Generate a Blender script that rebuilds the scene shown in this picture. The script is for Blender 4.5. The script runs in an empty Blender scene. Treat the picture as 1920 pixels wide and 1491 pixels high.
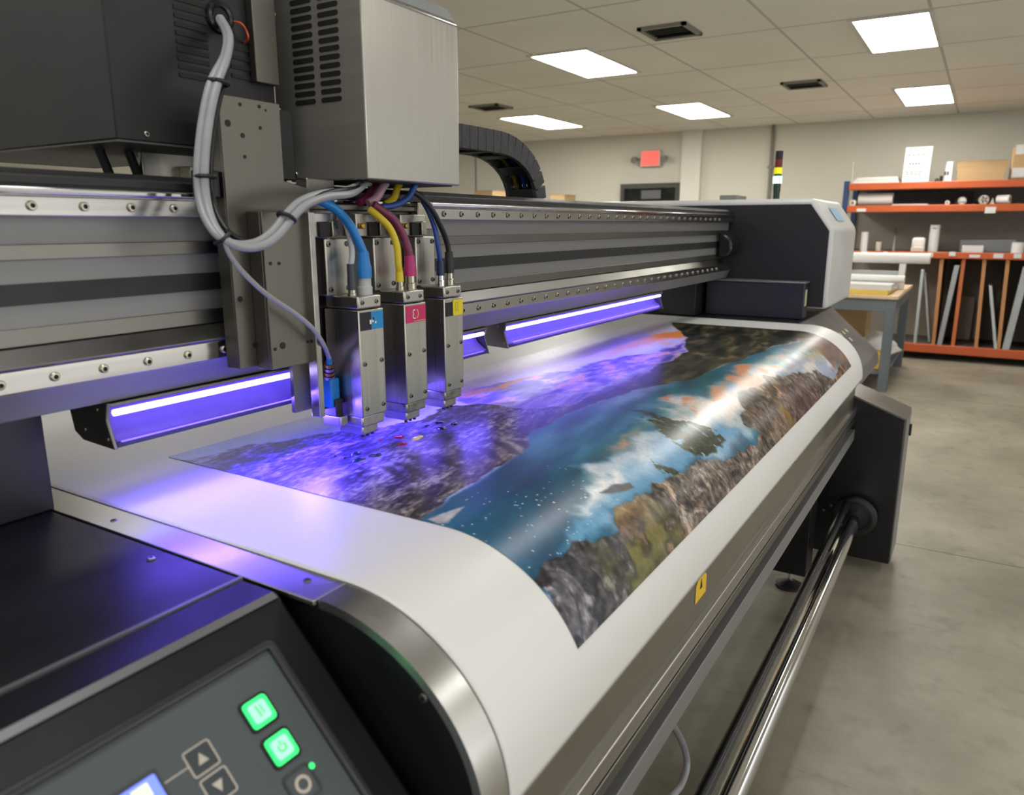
import bpy, math, random
import numpy as np
from mathutils import Vector, Matrix
random.seed(7)
SC = bpy.context.scene
COL = SC.collection

# ------------------------------------------------------------------ camera geometry
F = 1420.0; CX = 960.0; CY = 745.5; H = 1.55
PIT = math.atan2(323.5, F); AZ = math.atan2(892.0, math.hypot(F, 323.5))
cp, sp = math.cos(PIT), math.sin(PIT)
FW = Vector((math.cos(AZ)*cp, math.sin(AZ)*cp, -sp))
RT = Vector((math.sin(AZ), -math.cos(AZ), 0))
UP = Vector((math.cos(AZ)*sp, math.sin(AZ)*sp, cp))
EYE = Vector((0, 0, H))
def ray(u, v): return FW + RT*((u-CX)/F) + UP*((CY-v)/F)
def at(u, v, x=None, y=None, z=None):
    d = ray(u, v)
    t = x/d.x if x is not None else (y/d.y if y is not None else (z-H)/d.z)
    return EYE + d*t
cam = bpy.data.cameras.new('camera'); camo = bpy.data.objects.new('camera', cam); COL.objects.link(camo)
M = Matrix((RT, UP, -FW)).transposed().to_4x4(); M.translation = EYE
camo.matrix_world = M
cam.sensor_width = 36; cam.lens = F/1920*36; cam.clip_start = 0.02; cam.clip_end = 100
cam.dof.use_dof = True; cam.dof.focus_distance = 1.85; cam.dof.aperture_fstop = 4.2
SC.camera = camo

# ------------------------------------------------------------------ materials
def S(c):  # srgb 0-255 -> linear
    f = lambda a: a/12.92 if a <= .04045 else ((a+.055)/1.055)**2.4
    return tuple(f(x/255.0) for x in c[:3]) + (1.0,)
MATS = {}
def mat(name, rgb, rough=.5, metal=0., var=.08, scale=(6, 6, 6), bump=0., bscale=60., spec=.5, coat=0., emit=None, es=0., rvar=0.06, lin=None):
    m = bpy.data.materials.new(name); m.use_nodes = True; MATS[name] = m
    nt = m.node_tree; N = nt.nodes; L = nt.links
    b = N['Principled BSDF']
    col = lin if lin else S(rgb)
    tc = N.new('ShaderNodeTexCoord'); mp = N.new('ShaderNodeMapping'); mp.inputs['Scale'].default_value = scale
    L.new(tc.outputs['Object'], mp.inputs['Vector'])
    nz = N.new('ShaderNodeTexNoise'); nz.inputs['Scale'].default_value = 1.0; nz.inputs['Detail'].default_value = 5
    L.new(mp.outputs['Vector'], nz.inputs['Vector'])
    mr = N.new('ShaderNodeMapRange'); mr.inputs[1].default_value = .3; mr.inputs[2].default_value = .7
    mr.inputs[3].default_value = 1-var; mr.inputs[4].default_value = 1+var
    L.new(nz.outputs['Fac'], mr.inputs[0])
    mx = N.new('ShaderNodeVectorMath'); mx.operation = 'SCALE'; mx.inputs[0].default_value = col[:3]
    L.new(mr.outputs[0], mx.inputs['Scale']); L.new(mx.outputs[0], b.inputs['Base Color'])
    m2 = N.new('ShaderNodeMapRange'); m2.inputs[1].default_value = .3; m2.inputs[2].default_value = .7
    m2.inputs[3].default_value = max(.02, rough-rvar); m2.inputs[4].default_value = min(1, rough+rvar)
    L.new(nz.outputs['Fac'], m2.inputs[0]); L.new(m2.outputs[0], b.inputs['Roughness'])
    b.inputs['Metallic'].default_value = metal; b.inputs['Specular IOR Level'].default_value = spec
    b.inputs['Coat Weight'].default_value = coat; b.inputs['Coat Roughness'].default_value = .12
    if bump:
        n2 = N.new('ShaderNodeTexNoise'); n2.inputs['Scale'].default_value = bscale; n2.inputs['Detail'].default_value = 3
        L.new(tc.outputs['Object'], n2.inputs['Vector'])
        bp = N.new('ShaderNodeBump'); bp.inputs['Strength'].default_value = bump; bp.inputs['Distance'].default_value = .003
        L.new(n2.outputs['Fac'], bp.inputs['Height']); L.new(bp.outputs['Normal'], b.inputs['Normal'])
    if emit:
        b.inputs['Emission Color'].default_value = S(emit); b.inputs['Emission Strength'].default_value = es
    return m

mat('steel', (190, 187, 180), .31, 1, .035, (140, 140, 2.2), rvar=.045)
mat('steel_side', (128, 125, 118), .5, .45, .04, (3, 3, 60), rvar=.04)  # cover side face only; tone set in the colour against the dim light there
mat('steel_plate', (114, 111, 104), .42, 1, .04, (5, 5, 1.2), rvar=.06)
mat('steel_skirt', (158, 154, 146), .34, 1, .03, (3, 3, 3), rvar=.05)
mat('steel_plain', (196, 195, 191), .30, 1, .03, (7, 7, 7), rvar=.05)            # vertical brushing
mat('steel_x', (182, 181, 177), .30, 1, .03, (1.5, 160, 160), rvar=.05)          # brushed along the machine
mat('steel_dark', (122, 120, 115), .40, 1, .05, (5, 5, 5))
mat('steel_bright', (182, 180, 176), .2, 1, .02, (2, 60, 60))
mat('chrome', (215, 215, 215), .09, 1, .03, (3, 20, 20), rvar=.02)
mat('aluminium', (130, 130, 130), .48, .45, .05, (1.2, 60, 60))
mat('zinc', (170, 166, 150), .3, 1, .15, (60, 60, 60))
mat('brass', (190, 150, 80), .3, 1, .1, (60, 60, 60))
mat('recess', (12, 12, 12), .6, 0, .1)
mat('black_paint', (18, 18, 20), .42, 0, .10, (9, 9, 9), bump=.05, bscale=500)
mat('black_gloss', (20, 20, 23), .3, 0, .05, (9, 9, 9), spec=.5)
mat('black_plastic', (26, 26, 28), .5, 0, .1, (30, 30, 30))
mat('enclosure', (25, 25, 28), .5, 0, .06, (5, 5, 5), bump=.03, bscale=500)
mat('enclosure_bounce_lit', (92, 92, 92), .55, 0, .06, (5, 5, 5))  # lighter copy of the enclosure black, painting light bounced onto its underside
mat('console', (19, 19, 21), .42, 0, .08, (12, 12, 12), bump=.12, bscale=900, spec=.34)
mat('trim_grey', (115, 115, 118), .35, .3, .05)
mat('bezel_plastic', (44, 44, 47), .36, 0, .05, (12, 12, 12))
mat('panel_grey', (76, 84, 87), .5, 0, .04, (5, 5, 5))
mat('panel_light', (190, 182, 170), .5)
mat('panel_dark', (58, 64, 70), .45)
mat('screen', (90, 110, 220), .3, emit=(120, 140, 255), es=1.1)
mat('screen_pale', (225, 230, 190), .3, emit=(225, 232, 215), es=.62)
mat('green_lit', (60, 220, 110), .4, emit=(40, 245, 120), es=1.1)
mat('green_pale', (150, 255, 180), .4, emit=(130, 255, 170), es=1.2)
mat('green_mark', (20, 150, 70), .5, emit=(15, 170, 70), es=.6)
mat('uv_tube', (250, 240, 255), .4, emit=(214, 196, 255), es=3.2)
mat('reflector', (112, 92, 215), .5, 0, .1, (20, 3, 3))  # the tube's violet glow is painted into this base colour
mat('hood_white', (205, 206, 205), .38, 0, .02)
mat('hood_dark', (22, 23, 29), .5, 0, .06)
mat('sticker_blue', (150, 190, 215), .5)
mat('drawer_dark', (30, 31, 42), .4, 0, .06)
mat('label_cream', (190, 190, 150), .6)
mat('paper', (224, 224, 222), .38, 0, .006, (2, 2, 2), spec=.4)
mat('cable_grey', (150, 152, 156), .38, 0, .05, (30, 30, 30))
mat('cable_black', (20, 20, 22), .4)
mat('cyan', (20, 118, 190), .38, 0, .06, (40, 40, 40))
mat('deep_blue', (24, 60, 130), .38, 0, .06, (40, 40, 40))
mat('navy', (22, 34, 70), .4, 0, .06, (40, 40, 40))
mat('magenta', (165, 32, 105), .4, 0, .06, (40, 40, 40))
mat('plum', (110, 36, 72), .4, 0, .08, (40, 40, 40))
mat('pink_dull', (165, 130, 145), .4, 0, .08, (40, 40, 40))
mat('yellow', (205, 180, 36), .4, 0, .06, (40, 40, 40))
mat('orange_wire', (200, 84, 40), .4)
mat('label_cyan', (22, 140, 205), .4); mat('label_navy', (12, 14, 34), .4); mat('label_magenta', (205, 40, 100), .4)
mat('label_yellow', (235, 215, 30), .4); mat('label_white', (245, 245, 245), .5); mat('label_gold', (245, 225, 120), .5)
mat('label_olive', (130, 120, 20), .5); mat('label_grey', (150, 150, 150), .5)
mat('warning_yellow', (225, 185, 30), .45)
mat('chain_black', (52, 52, 55), .6, 0, .35, (40, 40, 40), bump=.4, bscale=90)
mat('chain_inside', (14, 15, 20), .6)
mat('ink_cyan', (8, 40, 90), .16, coat=.15); mat('ink_red', (150, 10, 40), .16, coat=.15); mat('ink_yellow', (215, 190, 130), .08, coat=1.); mat('ink_black', (8, 8, 22), .16, coat=.15)
mat('lamp_black', (22, 20, 28), .5); mat('lamp_red', (110, 30, 22), .35); mat('lamp_yellow', (225, 220, 20), .35, emit=(225, 220, 20), es=.5)
mat('lamp_green', (20, 100, 40), .35); mat('lamp_lit', (190, 255, 240), .35, emit=(190, 255, 240), es=1.6); mat('lamp_darkgreen', (22, 52, 44), .35)
mat('wall_paint', (204, 200, 188), .8, 0, .025, (1.2, 1.2, 1.2))
mat('pilaster', (214, 211, 202), .8, 0, .02)
mat('conduit', (120, 116, 108), .5)
mat('exit_red', (235, 90, 80), .5, emit=(240, 95, 85), es=.75)
mat('white_plastic', (205, 203, 196), .5)
mat('light_panel', (255, 255, 250), .5, emit=(255, 252, 242), es=24)
mat('vent_dark', (45, 44, 42), .7); mat('vent_grey', (130, 127, 120), .6)
mat('door_frame', (62, 60, 56), .5)
mat('glass_dark', (30, 32, 30), .12, 0, .5, (3, 6, 6))
mat('rack_orange', (182, 84, 42), .5, 0, .1, (3, 3, 3)); mat('rack_blue', (40, 62, 100), .5)
mat('rack_back', (150, 142, 132), .8, 0, .06); mat('board_dark', (84, 78, 74), .8, 0, .05)
mat('wood', (178, 126, 80), .6, 0, .15, (20, 20, 2)); mat('wood_orange', (186, 104, 60), .6, 0, .12, (20, 20, 2))
mat('cardboard', (178, 148, 108), .8, 0, .05, (4, 4, 4)); mat('cardboard_lid', (160, 132, 96), .8, 0, .05)
mat('white_card', (206, 206, 206), .6, 0, .01); mat('grey_print', (96, 96, 98), .6); mat('dark_print', (70, 70, 72), .6)
mat('roll_white', (222, 220, 218), .55, 0, .02); mat('roll_core', (150, 120, 85), .8); mat('tube_grey', (176, 180, 184), .5)
mat('grey_board', (150, 154, 158), .6); mat('pale_metal', (170, 175, 178), .4, .5)
mat('table_frame', (98, 106, 112), .5, .1); mat('table_wood', (206, 180, 146), .55, 0, .08, (3, 30, 30)); mat('yellow_pad', (215, 185, 80), .6)
mat('bag_white', (228, 228, 226), .5, 0, .02, bump=.5, bscale=14); mat('cloth_pale', (196, 188, 176), .7)
mat('silver_ring', (200, 196, 180), .35, .6)

# concrete floor
def floor_mat():
    m = bpy.data.materials.new('concrete'); m.use_nodes = True; MATS['concrete'] = m
    nt = m.node_tree; N = nt.nodes; L = nt.links; b = N['Principled BSDF']
    tc = N.new('ShaderNodeTexCoord')
    n1 = N.new('ShaderNodeTexNoise'); n1.inputs['Scale'].default_value = 1.3; n1.inputs['Detail'].default_value = 9; n1.inputs['Roughness'].default_value = .62
    n2 = N.new('ShaderNodeTexNoise'); n2.inputs['Scale'].default_value = 9; n2.inputs['Detail'].default_value = 6
    for n in (n1, n2): L.new(tc.outputs['Object'], n.inputs['Vector'])
    cr = N.new('ShaderNodeValToRGB'); e = cr.color_ramp.elements
    e[0].position = .30; e[0].color = S((116, 110, 96)); e[1].position = .68; e[1].color = S((164, 158, 142))
    L.new(n1.outputs['Fac'], cr.inputs['Fac'])
    cr2 = N.new('ShaderNodeValToRGB'); e = cr2.color_ramp.elements
    e[0].position = .28; e[0].color = (.55, .55, .55, 1); e[1].position = .45; e[1].color = (1, 1, 1, 1)
    L.new(n2.outputs['Fac'], cr2.inputs['Fac'])
    mx = N.new('ShaderNodeMix'); mx.data_type = 'RGBA'; mx.blend_type = 'MULTIPLY'; mx.inputs[0].default_value = .55
    L.new(cr.outputs['Color'], mx.inputs[6]); L.new(cr2.outputs['Color'], mx.inputs[7])
    # scratches
    w = N.new('ShaderNodeTexNoise'); w.inputs['Scale'].default_value = 1; w.inputs['Detail'].default_value = 4
    mp = N.new('ShaderNodeMapping'); mp.inputs['Scale'].default_value = (60, 3, 1); mp.inputs['Rotation'].default_value = (0, 0, .7)
    L.new(tc.outputs['Object'], mp.inputs['Vector']); L.new(mp.outputs['Vector'], w.inputs['Vector'])
    cr3 = N.new('ShaderNodeValToRGB'); e = cr3.color_ramp.elements
    e[0].position = .27; e[0].color = (.5, .48, .45, 1); e[1].position = .33; e[1].color = (1, 1, 1, 1)
    L.new(w.outputs['Fac'], cr3.inputs['Fac'])
    mx2 = N.new('ShaderNodeMix'); mx2.data_type = 'RGBA'; mx2.blend_type = 'MULTIPLY'; mx2.inputs[0].default_value = .6
    L.new(mx.outputs[2], mx2.inputs[6]); L.new(cr3.outputs['Color'], mx2.inputs[7])
    # saw-cut joint across the floor at x = 4.0 and every 3.6 m
    sx = N.new('ShaderNodeSeparateXYZ'); L.new(tc.outputs['Object'], sx.inputs[0])
    a = N.new('ShaderNodeMath'); a.operation = 'SUBTRACT'; a.inputs[1].default_value = 4.005; L.new(sx.outputs['X'], a.inputs[0])
    pp = N.new('ShaderNodeMath'); pp.operation = 'PINGPONG'; pp.inputs[1].default_value = 1.9; L.new(a.outputs[0], pp.inputs[0])
    lt = N.new('ShaderNodeMath'); lt.operation = 'LESS_THAN'; lt.inputs[1].default_value = .004; L.new(pp.outputs[0], lt.inputs[0])
    mx3 = N.new('ShaderNodeMix'); mx3.data_type = 'RGBA'; L.new(lt.outputs[0], mx3.inputs[0]); L.new(mx2.outputs[2], mx3.inputs[6]); mx3.inputs[7].default_value = S((70, 66, 60))
    L.new(mx3.outputs[2], b.inputs['Base Color'])
    b.inputs['Roughness'].default_value = .42; b.inputs['Specular IOR Level'].default_value = .4
floor_mat()
def ceiling_mat():
    m = bpy.data.materials.new('ceiling_tile'); m.use_nodes = True; MATS['ceiling_tile'] = m
    nt = m.node_tree; N = nt.nodes; L = nt.links; b = N['Principled BSDF']
    tc = N.new('ShaderNodeTexCoord'); sx = N.new('ShaderNodeSeparateXYZ'); L.new(tc.outputs['Object'], sx.inputs[0])
    fac = None
    for ax, off, per, wd in (('X', 5.72, 1.12, .012), ('Y', .455, .92, .010)):
        a = N.new('ShaderNodeMath'); a.operation = 'SUBTRACT'; a.inputs[1].default_value = off; L.new(sx.outputs[ax], a.inputs[0])
        pp = N.new('ShaderNodeMath'); pp.operation = 'PINGPONG'; pp.inputs[1].default_value = per/2; L.new(a.outputs[0], pp.inputs[0])
        lt = N.new('ShaderNodeMath'); lt.operation = 'LESS_THAN'; lt.inputs[1].default_value = wd; L.new(pp.outputs[0], lt.inputs[0])
        if fac is None: fac = lt
        else:
            mm = N.new('ShaderNodeMath'); mm.operation = 'MAXIMUM'; L.new(fac.outputs[0], mm.inputs[0]); L.new(lt.outputs[0], mm.inputs[1]); fac = mm
    nz = N.new('ShaderNodeTexNoise'); nz.inputs['Scale'].default_value = .9; L.new(tc.outputs['Object'], nz.inputs['Vector'])
    cr = N.new('ShaderNodeValToRGB'); e = cr.color_ramp.elements
    e[0].position = .3; e[0].color = S((226, 223, 214)); e[1].position = .7; e[1].color = S((236, 233, 224)); L.new(nz.outputs['Fac'], cr.inputs['Fac'])
    mx = N.new('ShaderNodeMix'); mx.data_type = 'RGBA'; L.new(fac.outputs[0], mx.inputs[0]); L.new(cr.outputs['Color'], mx.inputs[6]); mx.inputs[7].default_value = S((188, 184, 175))
    L.new(mx.outputs[2], b.inputs['Base Color']); b.inputs['Roughness'].default_value = .9
ceiling_mat()

# ------------------------------------------------------------------ mesh builder
AXES = {'x': (1, 2, 0), 'y': (0, 2, 1), 'z': (0, 1, 2)}   # (a, b, along)
class MB:
    def __init__(s): s.v = []; s.f = []; s.m = []; s.names = []
    def mi(s, n):
        if n not in s.names: s.names.append(n)
        return s.names.index(n)
    def face(s, idx, m): s.f.append(tuple(idx)); s.m.append(s.mi(m))
    def add(s, verts, faces, m):
        o = len(s.v); s.v += [tuple(p) for p in verts]
        for f in faces: s.face([o+i for i in f], m)
    def box(s, x0, x1, y0, y1, z0, z1, m):
        V = [(x, y, z) for z in (z0, z1) for y in (y0, y1) for x in (x0, x1)]
        s.add(V, [(0, 2, 3, 1), (4, 5, 7, 6), (0, 1, 5, 4), (2, 6, 7, 3), (0, 4, 6, 2), (1, 3, 7, 5)], m); return s
    def prism(s, prof, axis, p0, p1, m, mcap=None, mend=None):
        a, b, c = AXES[axis]; n = len(prof); V = []
        for p in (p0, p1):
            for q in prof:
                w = [0, 0, 0]; w[a] = q[0]; w[b] = q[1]; w[c] = p; V.append(tuple(w))
        area = sum(prof[i][0]*prof[(i+1) % n][1]-prof[(i+1) % n][0]*prof[i][1] for i in range(n))
        flip = (area > 0) != (axis != 'y')     # y axis pair (x,z) is left handed
        if p1 < p0: flip = not flip
        o = len(s.v); s.v += V
        side = [(i, (i+1) % n, n+(i+1) % n, n+i) for i in range(n)]
        c0, c1 = tuple(range(n))[::-1], tuple(range(n, 2*n))
        fs = [(f, m) for f in side] + [(c0, mcap or m), (c1, mend or mcap or m)]
        for f, mm in fs:
            f = f[::-1] if flip else f
            s.face([o+i for i in f], mm)
        return s
    def tube(s, pts, r, m, segs=12, smooth=6, caps=True, mcap=None):
        P = [Vector(p) for p in pts]
        if smooth and len(P) > 2:
            Q = []
            for i in range(len(P)-1):
                p0 = P[max(0, i-1)]; p1 = P[i]; p2 = P[i+1]; p3 = P[min(len(P)-1, i+2)]
                for k in range(smooth):
                    t = k/smooth
                    Q.append(.5*((2*p1)+(p2-p0)*t+(2*p0-5*p1+4*p2-p3)*t*t+(3*p1-p0-3*p2+p3)*t**3))
            Q.append(P[-1]); 
            rr = r if isinstance(r, (list, tuple)) else None
            if rr: r = [rr[min(len(rr)-1, i//smooth)]*(1-(i % smooth)/smooth)+rr[min(len(rr)-1, i//smooth+1)]*((i % smooth)/smooth) for i in range(len(Q))]
            P = Q
        n = len(P); R = r if isinstance(r, (list, tuple)) else [r]*n
        t0 = (P[1]-P[0]).normalized(); up = Vector((0, 0, 1)) if abs(t0.z) < .9 else Vector((1, 0, 0))
        nx = t0.cross(up).normalized(); o = len(s.v)
        for i in range(n):
            t = (P[min(n-1, i+1)]-P[max(0, i-1)])
            t = t.normalized() if t.length > 1e-9 else t0
            nx = (nx - t*nx.dot(t)); nx = nx.normalized() if nx.length > 1e-6 else t.orthogonal().normalized()
            ny = t.cross(nx)
            for k in range(segs):
                a = 2*math.pi*k/segs; s.v.append(tuple(P[i]+nx*(R[i]*math.cos(a))+ny*(R[i]*math.sin(a))))
        for i in range(n-1):
            for k in range(segs):
                s.face((o+i*segs+k, o+i*segs+(k+1) % segs, o+(i+1)*segs+(k+1) % segs, o+(i+1)*segs+k), m)
        if caps:
            s.face([o+k for k in range(segs)][::-1], mcap or m); s.face([o+(n-1)*segs+k for k in range(segs)], mcap or m)
        return s
    def cyl(s, p0, p1, r0, m, r1=None, segs=24, mcap=None): return s.tube([p0, p1], [r0, r0 if r1 is None else r1], m, segs, 0, True, mcap)
    def poly(s, pts, m): s.add(pts, [tuple(range(len(pts)))], m); return s
    def strip(s, pts, n, w, m):
        """flat ribbon following pts lying in the plane with normal n"""
        P = [Vector(p) for p in pts]; n = Vector(n); L = []
        for i, p in enumerate(P):
            t = (P[min(len(P)-1, i+1)]-P[max(0, i-1)]).normalized(); sd = n.cross(t)*(w/2); L.append((p-sd, p+sd))
        for i in range(len(L)-1): s.poly([L[i][0], L[i+1][0], L[i+1][1], L[i][1]], m)
        return s
ORI = {}
def build(name, mb, parent=None, bevel=0., smooth=True, angle=40, segs=2):
    me = bpy.data.meshes.new(name)
    o0 = ORI[parent.name] if parent is not None else Vector((0, 0, 0))
    me.from_pydata([tuple(Vector(v)-o0) for v in mb.v], [], mb.f)
    for n in mb.names: me.materials.append(MATS[n])
    me.polygons.foreach_set('material_index', mb.m); me.update()
    if smooth:
        me.polygons.foreach_set('use_smooth', [True]*len(me.polygons)); me.set_sharp_from_angle(angle=math.radians(angle))
    o = bpy.data.objects.new(name, me); COL.objects.link(o)
    if parent is not None: o.parent = parent
    ORI[o.name] = o0
    if bevel:
        b = o.modifiers.new('edge', 'BEVEL'); b.width = bevel; b.segments = segs; b.limit_method = 'ANGLE'; b.angle_limit = math.radians(35)
    return o
def thing(name, label, cat, loc, group=None):
    o = bpy.data.objects.new(name, None); COL.objects.link(o); o.location = loc; ORI[o.name] = Vector(loc); o.empty_display_size = .1
    o['label'] = label; o['category'] = cat
    if group: o['group'] = group
    return o
def tag(o, label, cat, group=None):
    o['label'] = label; o['category'] = cat
    if group: o['group'] = group
    return o
def one(name, mb, label, cat, group=None, **k): return tag(build(name, mb, None, **k), label, cat, group)
def struct(name, mb, label, cat, **k):
    o = build(name, mb, None, **k); o['kind'] = 'structure'; o['label'] = label; o['category'] = cat; return o
def B(*a): return MB().box(*a)

# screw: domed head with a dark hex socket, facing -Y, unit radius
def screw_mesh(mname):
    mb = MB(); n = 14
    prof = [(1.0, 0), (1.0, -.35), (.8, -.6), (.5, -.62)]
    for k in range(n):
        pass
    o = 0
    for (r, y) in prof:
        for k in range(n): a = 2*math.pi*k/n; mb.v.append((r*math.cos(a), y, r*math.sin(a)))
    for i in range(len(prof)-1):
        for k in range(n): mb.face((i*n+k, i*n+(k+1) % n, (i+1)*n+(k+1) % n, (i+1)*n+k), mname)
    c = len(mb.v)
    for k in range(n): a = 2*math.pi*k/n; mb.v.append((.5*math.cos(a), -.3, .5*math.sin(a)))
    for k in range(n): mb.face((3*n+k, 3*n+(k+1) % n, c+(k+1) % n, c+k), 'recess')
    mb.face([c+k for k in range(n)], 'recess')
    me = bpy.data.meshes.new('screw'); me.from_pydata(mb.v, [], mb.f)
    for nme in mb.names: me.materials.append(MATS[nme])
    me.polygons.foreach_set('material_index', mb.m); me.update(); return me
SCREW = screw_mesh('zinc'); SCREWD = screw_mesh('steel_dark')
ROT = {'-y': (0, 0, 0), '-x': (0, 0, -math.pi/2), 'z': (-math.pi/2, 0, 0)}
def screw(parent, p, r, face='-y', me=None):
    o = bpy.data.objects.new('screw', me or SCREW); COL.objects.link(o); o.parent = parent
    o.location = Vector(p)-ORI[parent.name]; o.rotation_euler = ROT[face]; o.scale = (r, r, r); return o

# ================================================================== ROOM
CZ = 2.858
struct('floor', B(-4, 11.2, -5, 9.2, -.1, 0, 'concrete'), 'worn grey concrete floor of the print shop', 'floor', smooth=False)
struct('ceiling', B(-4, 11.2, -5, 9.2, CZ, CZ+.1, 'ceiling_tile'), 'pale grey ceiling of large square tiles', 'ceiling', smooth=False)
w = B(11, 11.2, -5, 9.2, 0, CZ, 'wall_paint')
struct('wall_far', w, 'cream painted wall behind the orange shelving', 'wall', smooth=False)
struct('wall_back', B(-4, 11, 9, 9.2, 0, CZ, 'wall_paint'), 'cream painted wall behind the printer gantry', 'wall', smooth=False)
struct('trim_1', B(10.9, 11, 3.56, 3.84, 0, CZ, 'pilaster'), 'white square pilaster on the far wall beside the dark door', 'pilaster', smooth=False)
for i, yy in enumerate((7.45,)):
    struct('trim_%d' % (i+2), B(10.992, 11, yy-.012, yy+.012, 0, CZ, 'conduit' if 0 else 'vent_grey'), ('thin upright panel joint on the cream far wall seen through the cable arch', 'thin upright panel joint on the far wall above the shelving')[i], 'wall joint', smooth=False)
d = struct('door_1', MB().box(10.93, 11, 3.80+.06, 4.78, 0, .05, 'door_frame').box(10.93, 11, 3.86, 3.92, .05, 2.15, 'door_frame').box(10.93, 11, 4.72, 4.78, .05, 2.15, 'door_frame').box(10.93, 11, 3.92, 4.72, 2.08, 2.15, 'door_frame').box(10.94, 11, 3.92, 4.72, 1.86, 1.9, 'door_frame'), 'dark framed glass door on the far wall below the red exit sign', 'door', smooth=False)
build('glass_panel', B(10.96, 10.985, 3.92, 4.72, .05, 2.08, 'glass_dark'), d, smooth=False)
build('notice', MB().box(10.950, 10.96, 4.15, 4.45, 1.93, 2.05, 'grey_print'), d, smooth=False)
one('conduit_pipe', MB().cyl((10.96, 2.60, 1.6), (10.96, 2.60, CZ), .022, 'conduit').box(10.94, 11, 2.56, 2.64, 2.3, 2.33, 'conduit'), 'thin grey conduit pipe running up the far wall behind the signal tower', 'pipe')

# exit sign with two emergency heads
t = thing('exit_sign', 'red lit exit sign with two small lamp heads above the dark door', 'exit sign', (10.98, 4.32, 2.5))
build('housing', B(10.93, 10.998, 4.17, 4.48, 2.385, 2.615, 'white_plastic'), t, .01)
build('face', B(10.92, 10.931, 4.19, 4.46, 2.40, 2.60, 'exit_red'), t, .004)
for yy in (4.09, 4.56):
    build('lamp_head', MB().cyl((10.95, yy, 2.5), (10.88, yy, 2.48), .035, 'vent_grey', .05).box(10.95, 10.998, min(yy, 4.325)-.01, max(yy, 4.325)+.01, 2.49, 2.51, 'vent_grey'), t)

# ceiling lights and vents
LG = [(5.76, 6.83, .47, .91, 'ceiling light panel at the upper right, the largest one in view'),
      (5.58, 6.60, 2.76, 3.24, 'ceiling light panel just right of the steel carriage cover, tilted lozenge'),
      (8.55, 9.74, 2.84, 3.34, 'ceiling light panel above the exit sign, middle of the far row'),
      (8.73, 9.95, .47, .93, 'ceiling light panel above the orange shelving, in the far row'),
      (8.46, 9.72, 4.83, 5.36, 'ceiling light panel above the black cable chain, in the far row')]
for x0, x1, y0, y1, lb in LG:
    t = thing('ceiling_light', lb, 'ceiling light', ((x0+x1)/2, (y0+y1)/2, CZ), 'lit ceiling panels')
    f = .03
    build('frame', MB().box(x0-f, x1+f, y0-f, y0, CZ-.012, CZ, 'white_plastic').box(x0-f, x1+f, y1, y1+f, CZ-.012, CZ, 'white_plastic').box(x0-f, x0, y0, y1, CZ-.012, CZ, 'white_plastic').box(x1, x1+f, y0, y1, CZ-.012, CZ, 'white_plastic'), t)
    build('diffuser', B(x0, x1, y0, y1, CZ-.008, CZ-.001, 'light_panel'), t, smooth=False)
for x0, x1, y0, y1, lb in [(5.20, 5.56, 1.85, 2.19, 'square ceiling air vent between the two nearest light panels'),
                           (7.80, 8.17, 1.46, 1.82, 'square ceiling air vent left of the light above the shelving'),
                           (7.45, 7.80, 4.76, 5.14, 'ceiling air vent beside the steel carriage cover, above the cable chain')]:
    t = thing('ceiling_vent', lb, 'air vent', ((x0+x1)/2, (y0+y1)/2, CZ), 'ceiling air vents')
    f = .03
    build('frame', MB().box(x0, x1, y0, y0+f, CZ-.02, CZ, 'vent_grey').box(x0, x1, y1-f, y1, CZ-.02, CZ, 'vent_grey').box(x0, x0+f, y0, y1, CZ-.02, CZ, 'vent_grey').box(x1-f, x1, y0, y1, CZ-.02, CZ, 'vent_grey'), t)
    build('backing', B(x0+f, x1-f, y0+f, y1-f, CZ-.004, CZ-.001, 'vent_dark'), t, smooth=False)
    mb = MB(); n = 6
    for k in range(n):
        xx = x0+f+(x1-x0-2*f)*(k+.5)/n
        mb.prism([(xx-.012, CZ-.018), (xx+.014, CZ-.006), (xx+.014, CZ-.004), (xx-.012, CZ-.016)], 'y', y0+f, y1-f, 'vent_grey' if k < 4 else 'vent_dark')
    build('louvre', mb, t)

# ================================================================== PRINTER
ZB = 1.10
EY, EZ, EA, EB = .65, .88, .245, .22
def prof_pts(off=0., n=28, zend=.885):
    """(y, z) of the bed surface from the back, over the curved front, down to zend"""
    P = []
    for k in range(n+1):
        a = math.pi/2*k/n
        P.append((EY-(EA+off)*math.sin(a), EZ+(EB+off)*math.cos(a)))
    P.append((EY-EA-off, min(zend, EZ-.001)))
    return P
PR = thing('wide_format_printer', 'large flatbed roll printer with steel gantry beam, black side cabinets and white end hood', 'printer', (2.2, 1.0, 0))

# side cabinet under and beside the bed, near end
cab = build('side_cabinet', MB().box(-.35, .594, .78, 1.75, .03, ZB, 'black_paint'), PR, .004)
build('trim_strip', B(-.35, .594, .776, .782, ZB-.004, ZB+.0015, 'trim_grey'), cab)  # marks the deck seam; its light grey paints the highlight along it
screw(cab, (.566, .93, ZB), .0055, 'z'); screw(cab, (.33, 1.10, ZB), .003, 'z')
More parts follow.
